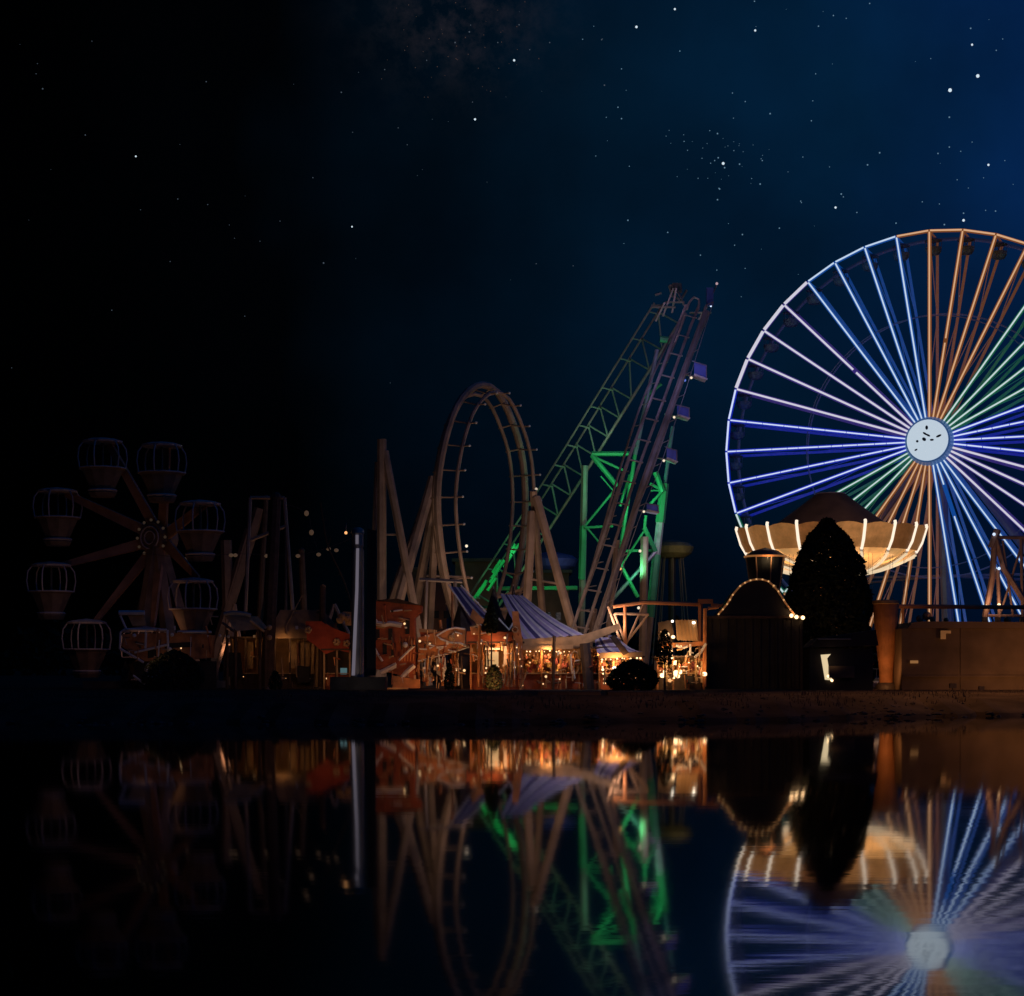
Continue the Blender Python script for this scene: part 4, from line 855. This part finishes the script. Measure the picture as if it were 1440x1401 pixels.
# --- grey awning
A=At(347,141); t=thing('grey_awning',A.q,'flat grey canvas awning with a pale round front edge over dark posts','awning')
b=MB(); b.slab([A.p(317,865,-.5),A.p(360,868,-.5),A.p(376,885,-1.2),A.p(335,888,-1.2)],(0,1.6,.1)); b.build('canopy',m_tan,t,local=True)
b=MB(); b.path(cr([A.p(317,864,-.7),A.p(330,862,-.8),A.p(348,864,-.8),A.p(361,869,-.7)],.4),.16,6); b.build('edge_roll',m_grey,t,local=True)
for x0,y0,x1,y1,m in ((355,873,375,889,m_val),(316,876,333,889,m_steeld)): pole(A,t,x0,y0,x1,y1,.10,m,'edge_bar',y=-1.25)
for x in (320,332,366,374): pole(A,t,x,886,x,970,.12,m_wood,'post',y=-.2)
bulbs(A,t,310,323,895,896,3,-.4,m_white,.16)
for x,y in ((381,883),(381,897)): b=MB(); b.ball(A.p(x,y,-.9),.22,8); b.build('knob',m_tan,t,local=True)
lamp(A.q+A.p(345,930,-4),WARM,16,t,.3)
# --- bright end stall (right)
A=At(957,140); t=thing('bright_snack_stall',A.q,'brightly lit snack stall with glowing lamps and slatted sign left of the arched pavilion','stall',group='game stalls along the shore')
shell(A,t,925,990,925,3,m_tan,4)
pole(A,t,991,856,990,966,.16,m_orange,'frame_post',y=-.3); pole(A,t,995,856,1010,854,.14,m_orange,'frame_post',y=-.3)
plate(A,t,[(950,872),(980,872),(982,902),(952,900)],m_val,'slatted_sign',-.1,.15)
for k in range(6): plate(A,t,[(952+k*5,872),(954+k*5,872),(955+k*5,901),(953+k*5,901)],m_tan,'slat',-.2,.1)
plate(A,t,[(926,875),(944,872),(948,890),(946,905),(926,905)],m_brown,'upper_panel',.3,.2)
for x,y,s_,g_ in ((945,874,.16,g_white),(975,876,.2,g_white),(938,893,.26,g_warm),(946,896,.26,g_warm),(929,889,.1,g_warmdim),(957,909,.12,g_warm),(931,950,.34,g_warm),(950,947,.36,g_warm),(934,945,.2,g_warm),(940,951,.18,g_warmdim),(953,951,.24,g_warm),(947,953,.16,g_warm),(961,943,.14,g_warmdim),(928,943,.14,g_warmdim),(968,932,.1,g_warm),(936,930,.1,g_warm),(980,937,.1,g_warm),(942,957,.3,g_warmdim),(956,945,.25,g_warm),(990,948,.32,g_warm),(965,923,.2,g_warmdim),(944,925,.2,g_warm)):
    b=MB(); b.ball(A.p(x,y,-.35),s_*.62,8,sz=rg.uniform(.7,1.3)); b.build('lamp',g_,t,local=True)
for pts in ([(950,907),(958,912),(966,909)],[(976,925),(985,917),(992,905)]): b=MB(); b.path([A.p(x,y,-.4) for x,y in pts],.12,6); b.build('arched_trim',m_white,t,local=True)
for x,y0,y1 in ((944,908,925),(970,906,922),(978,925,962),(986,925,960)): pole(A,t,x,y0,x,y1,.09,m_white if x<975 else m_val,'rod',y=-.4)
prizes(A,t,928,988,935,962,60,.3,1.4,.08,.25); plate(A,t,[(962,950),(974,950),(974,962),(962,962)],m_black,'crate',-.6,.4); plate(A,t,[(930,905),(990,902),(990,908),(930,912)],m_orange,'mid_beam',-.15,.2)
lamp(A.q+A.p(945,930,-1.5),(1,.55,.24),171,t,.3,aim=(0,1,-.1)); lamp(A.q+A.p(965,905,-2.5),(1,.5,.2),108,t,.3); lamp(A.q+A.p(985,940,-1.5),(1,.5,.2),54,t,.3)
# --- dark shrubs / cypresses
for i,(px,pa,pb,hw,D,lab,n) in enumerate(((691,849,890,9,138.5,'narrow black cypress top rising over the red centre stall',1500),(890,928,975,36,137,'low wide black bush in front of the prize stall',3500),(935,885,935,12,137.5,'small ragged dark tree above the right end of the low bush',900),(632,933,972,7,136.5,'thin dark upright shrub before the rocket ride',500),(695,935,968,12,137,'rounded dark shrub in front of the cream lit panel',700),(245,915,970,45,137,'broad black hedge bush before the round white ring',2500),(387,944,970,9,137,'little dark shrub at the foot of the tan booth',400))):
    A=At(px,D); t=thing('cypress' if i==0 else 'shrub',A.q,lab,'tree' if i in(0,2) else 'bush'); h=A.z(pa); r0=hw*A.pm
    base=A.z(pb) if i in(0,2) else .05
    crown([(r0*.8,base),(r0,base+(h-base)*.25),(r0*.85,base+(h-base)*.6),(r0*.4,base+(h-base)*.9),(.08,h)],A.q,n,.12 if r0<1.5 else .17,rt,m_leaf,t,bumpy=.12)
    b=MB(); b.tube(A.q,A.q+Vector((0,0,h*.8)),.1,.03,6); b.build('trunk',m_bark,t)
# --- framed car with ring at far left
A=At(205,140); t=thing('framed_ride_car',A.q,'dim ride car with a pale tubular frame and a white ring wheel','ride car')
for pts in ([(170,890),(176,885),(235,886)],[(170,890),(169,912),(203,932)],[(206,890),(205,912)],[(190,918),(236,907)],[(250,889),(298,889)],[(236,886),(238,930)],[(188,950),(207,964)],[(168,862),(204,862)],[(170,866),(178,884)]):
    b=MB(); b.path([A.p(x,y,-.2) for x,y in pts],.10 if pts[0][1]!=862 else .2,6); b.build('frame_tube',m_white,t,local=True)
plate(A,t,[(180,866),(202,866),(206,880),(186,880)],m_tan,'sign',0,.1)
plate(A,t,[(172,892),(240,890),(298,893),(296,925),(240,930),(204,930),(172,910)],m_orange,'body',.0,1.6)
plate(A,t,[(208,913),(220,912),(220,924),(208,926)],m_hole,'hatch',-.06,.05); plate(A,t,[(232,905),(270,903),(270,910),(232,912)],m_hole,'hatch',-.06,.05)
b=MB(); b.lathe(A.p(218,943,-.5),[(.45,-.1),(.62,-.14),(.74,0),(.62,.14),(.45,.1)],20,axis='Y',cap=False); b.build('ring_wheel',m_white,t,local=True)
b=MB(); b.lathe(A.p(218,943,-.45),[(.05,-.05),(.3,-.04),(.3,.05)],14,axis='Y'); b.build('wheel_hub',m_orange,t,local=True)
for x,y in ((243,893),(240,913),(237,924),(190,894)): b=MB(); b.ball(A.p(x,y,-.3),.16,7); b.build('knob',m_white,t,local=True)
plate(A,t,[(185,930),(300,930),(300,968),(195,968)],m_black,'skirt',.3,1.2)
lamp(A.q+A.p(225,925,-5),(1,.5,.25),19,t,.3)
# ------------------------------------------------------------------ small wheel with basket gondolas, far left
D=152.0; A=At(221,D); pm=D/F
sw=thing('basket_wheel',A.q,'small unlit wheel with caged basket gondolas at the dark left side','ferris wheel')
ph=R(-28); hz=A.z(757); RS=136*pm
ux=Vector((math.cos(ph),math.sin(ph),0))
m_dimb=mat('gondola_wood',(.24,.15,.10),.6,0,.3,1); m_dimw=mat('gondola_trim',(.62,.5,.46),.5,0,.2,1)
b=MB(); hcn=Vector((0,0,hz)); fr=Vector((math.sin(ph),-math.cos(ph),0))
b.tube(hcn+fr*.9,hcn-fr*1.2,1.25,1.35,n=20); hb=b.build('hub',m_dimb,sw,local=True)
for rr_ in (.55,.95): b=MB(); b.path([hcn+fr*1.0+(ux*math.cos(k*.3927)+Vector((0,0,1))*math.sin(k*.3927))*rr_ for k in range(16)],.07,5,closed=True); b.build('hub_ring',m_dimw,sw,local=True)
for k in range(12):
    a=k*.5236; b=MB(); b.ball(hcn+fr*.8+(ux*math.cos(a)+Vector((0,0,1))*math.sin(a))*1.5,.13,6); b.build('hub_bulb',glow('bulb_off_white',(.22,.14,.09),.12),sw,local=True)
g0=None
for k in range(8):
    a=R(16+45*k); dr=ux*math.cos(a)+Vector((0,0,1))*math.sin(a); p=hcn+dr*RS+fr*4.3
    b=MB(); w_=.8
    sd=dr.cross(fr).normalized()
    b.slab([hcn+dr*1.2+sd*w_*.6-fr*.15,hcn+dr*1.2-sd*w_*.6-fr*.15,p-dr*.3-sd*w_*.45-fr*.15-fr*.9,p+sd*w_*.2-fr*.15-fr*.9],fr*.3); b.build('arm',mat('arm_oxide',(.40,.20,.12),.7,0,.3,.8),sw,local=True)
    if g0 is None:
        gd=bpy.data.objects.new('gondola',None)
        b=MB(); b.lathe((0,0,-4.9),[(1.0,0),(1.2,.35),(.98,.6),(1.7,2.2),(1.9,2.35)],10); gd=b.build('gondola',m_dimb,sw,local=True)
        b=MB(); b.lathe((0,0,-4.35),[(1.15,-.1),(1.25,0),(1.15,.1)],14); b.path([(1.95*math.cos(q*.628),1.95*math.sin(q*.628),-2.5) for q in range(10)],.07,5,closed=True); b.build('trim',m_dimw,gd,local=True)
        b=MB(); b.lathe((0,0,-.25),[(1.65,-.1),(1.7,.05),(1.2,.2),(.1,.35)],12); b.build('roof',m_dimw,gd,local=True)
        for q in range(6): c_,s_=math.cos(q*1.047+.4),math.sin(q*1.047+.4); b=MB(); b.path([(1.9*c_,1.9*s_,-2.5),(2.05*c_,2.05*s_,-1.6),(1.95*c_,1.95*s_,-.8),(1.6*c_,1.6*s_,-.3)],.07,5); b.build('cage_bar',m_dimw,gd,local=True)
        b=MB(); b.tube((0,0,-4.4),(0,0,.1),.1,n=6); b.build('mast',m_steeld,gd,local=True)
        g0=gd
    else: gd=copy_tree(g0,sw)
    gd.location=p+Vector((0,0,.2))
for x,dy in ((-3.6,3),(3.4,3),(-1.6,-2.2),(2.2,-2.2)): b=MB(); b.tube(hcn+Vector((0,dy*.3,0)),Vector((x*.9,dy,0)),.5,.7,n=4); b.build('support_leg',m_dimb,sw,local=True)
b=MB(); b.box((0,0,.3),(11,7,.6)); b.build('platform',m_steeld,sw,local=True)
lamp(A.q+Vector((1,-9,4)),(1,.5,.28),62,sw,.4); lamp(A.q+Vector((-6,-8,7)),(1,.6,.42),34,sw,.4)  # fill lights added before the wheel, with no lamps there
# dim slanted beams right of it
A=At(330,160); t=thing('slanted_mast_pair',A.q,'pair of dim slanted beams between the small basket wheel and the tan booth','support frame')
for x0,y0,x1,y1 in ((365,715,300,925),(352,745,318,860),(318,760,322,905)): pole(A,t,x0,y0,x1,y1,.5,m_dimb,'beam')
for x,y in ((300,925),(322,905)): pole(A,t,x,y,x,964,.5,m_steeld,'footing')
# ------------------------------------------------------------------ low things on the shore
for i,(px,w_,D,lab) in enumerate(((800,90,113,'long low dark concrete block on the bank below the striped stall'),(893,80,112,'shorter low dark concrete block on the bank below the black bush'))):
    A=At(px,D); t=thing('concrete_block',A.q-Vector((0,0,.55)),lab,'block'); b=MB(); b.box((0,0,.35),(w_*A.pm,1.6,.7),taper=.97); b.build('body',m_brown,t,local=True)
    b=MB(); b.box((0,0,.74),(w_*A.pm*.96,1.5,.07)); b.build('cap',m_steeld,t,local=True)
# added lights in mid-air over the bank; the floodlight housing is made up
A=At(1340,134); t=thing('added_bank_light',A.q,'added small floodlight washing the brown bank before the long building','floodlight')
b=MB(); b.box((0,0,.35),(.5,.3,.35)); b.build('housing',m_steeld,t,local=True); b=MB(); b.tube((0,.1,0),(0,.1,.3),.05,n=5); b.build('bracket',m_steeld,t,local=True)
for px,d_,h_,pw in ((1450,124,7,900),(1340,121,7,700),(1230,118,7,420),(1120,113,7,220),(1000,108,6,110),(880,106,6,70),(760,105,6,50),(620,104,6,30)):
    lamp(GP(px,d_)+Vector((0,0,h_)),(1,.42,.14),pw,t,.3,aim=(0,.05,-1),ang=140)
# extra clutter in the lit stalls: rails, hanging goods, little signs
def clutter(nm,n,x0,x1,y0,y1,y=-.6):
    g_warm=glow('bulb_soft',(1,.6,.28),1.3)
    t=bpy.data.objects[nm]; D_=t.location.y; A=At(CX+t.location.x*F/D_,D_); ms=[m_tan,m_orange,m_red,m_white,m_val,m_wood,m_steel]
    for k in range(n):
        x=rg.uniform(x0,x1); yy=rg.uniform(y0,y1); r_=rg.random(); m=rg.choice(ms); d_=y+rg.uniform(-.4,.3)
        if r_>.85 and r_<.94: continue
        if r_<.35: pole(A,t,x,yy,x+rg.uniform(-3,3),min(968,yy+rg.uniform(8,28)),rg.uniform(.03,.08),m,'upright',y=d_)
        elif r_<.6: pole(A,t,x,yy,x+rg.uniform(5,13),yy+rg.uniform(-2,3),rg.uniform(.03,.07),m,'rail',y=d_)
        elif r_<.85:
            w_=rg.uniform(1.5,4); h_=rg.uniform(2,6); plate(A,t,[(x,yy),(x+w_,yy+rg.uniform(-.8,.8)),(x+w_,yy+h_),(x+rg.uniform(-.8,.8),yy+h_)],m,'small_board',d_,.05)
        else: b=MB(); b.ball(A.p(x,yy,d_),rg.uniform(.05,.11),6); b.build('bulb',g_warm if r_>.93 else g_warmdim,t,local=True)
for a in (('striped_game_stall',80,738,866,912,962),('prize_stall',30,846,900,928,962),('centre_stall',65,660,734,900,962),('rocket_ride',50,588,655,918,962),('red_ride_front',12,528,590,890,950),('bright_snack_stall',50,926,990,905,962),('tan_booth',30,330,470,905,962),('red_awning_kiosk',10,458,490,920,962),('framed_ride_car',14,175,300,880,925)): clutter(*a)

lamp(GP(400,148)+Vector((0,0,3)),(1,.55,.3),120,bpy.data.objects['festoon_lights'],.4); lamp(GP(500,150)+Vector((0,0,4)),(1,.55,.3),90,bpy.data.objects['festoon_lights'],.4); lamp(GP(320,150)+Vector((0,0,3)),(1,.5,.28),60,bpy.data.objects['festoon_lights'],.4)  # lamps added to brighten the dim masts and frames around the festoon
for a in (('red_ride_front',26,526,592,848,950,-.35),('rocket_ride',22,588,656,884,925,-.35),('tan_booth',26,330,476,862,905),('framed_ride_car',16,170,300,862,925),('centre_stall',20,662,734,886,910,-.5)): clutter(*a)
# dim skeletal ride frames between the small wheel and the loop
for i,(segs,lab) in enumerate((([(470,850,452,905),(452,905,470,965),(470,850,497,905)],'thin dim tripod frame beside the bare branch'),([(352,700,400,700),(352,700,345,860),(400,700,412,860),(352,760,402,740)],'dim gantry frame around the thick leaning mast'),([(330,850,300,960),(330,850,345,960),(312,905,340,905)],'dim A shaped trestle under the slanted beams'),([(590,815,650,818),(600,815,597,900),(640,818,643,900)],'low dim tan trestle in front of the loop track'))):
    A=At((segs[0][0]+segs[0][2])/2,147+i*1.7); t=thing('ride_frame',A.q,lab,'ride frame')
    for x0,y0,x1,y1 in segs: pole(A,t,x0,y0,x1,y1,.16,m_steel,'bar')
    for x0,y0,x1,y1 in segs[-2:]: pole(A,t,x1,y1,x1,967,.12,m_steeld,'foot')
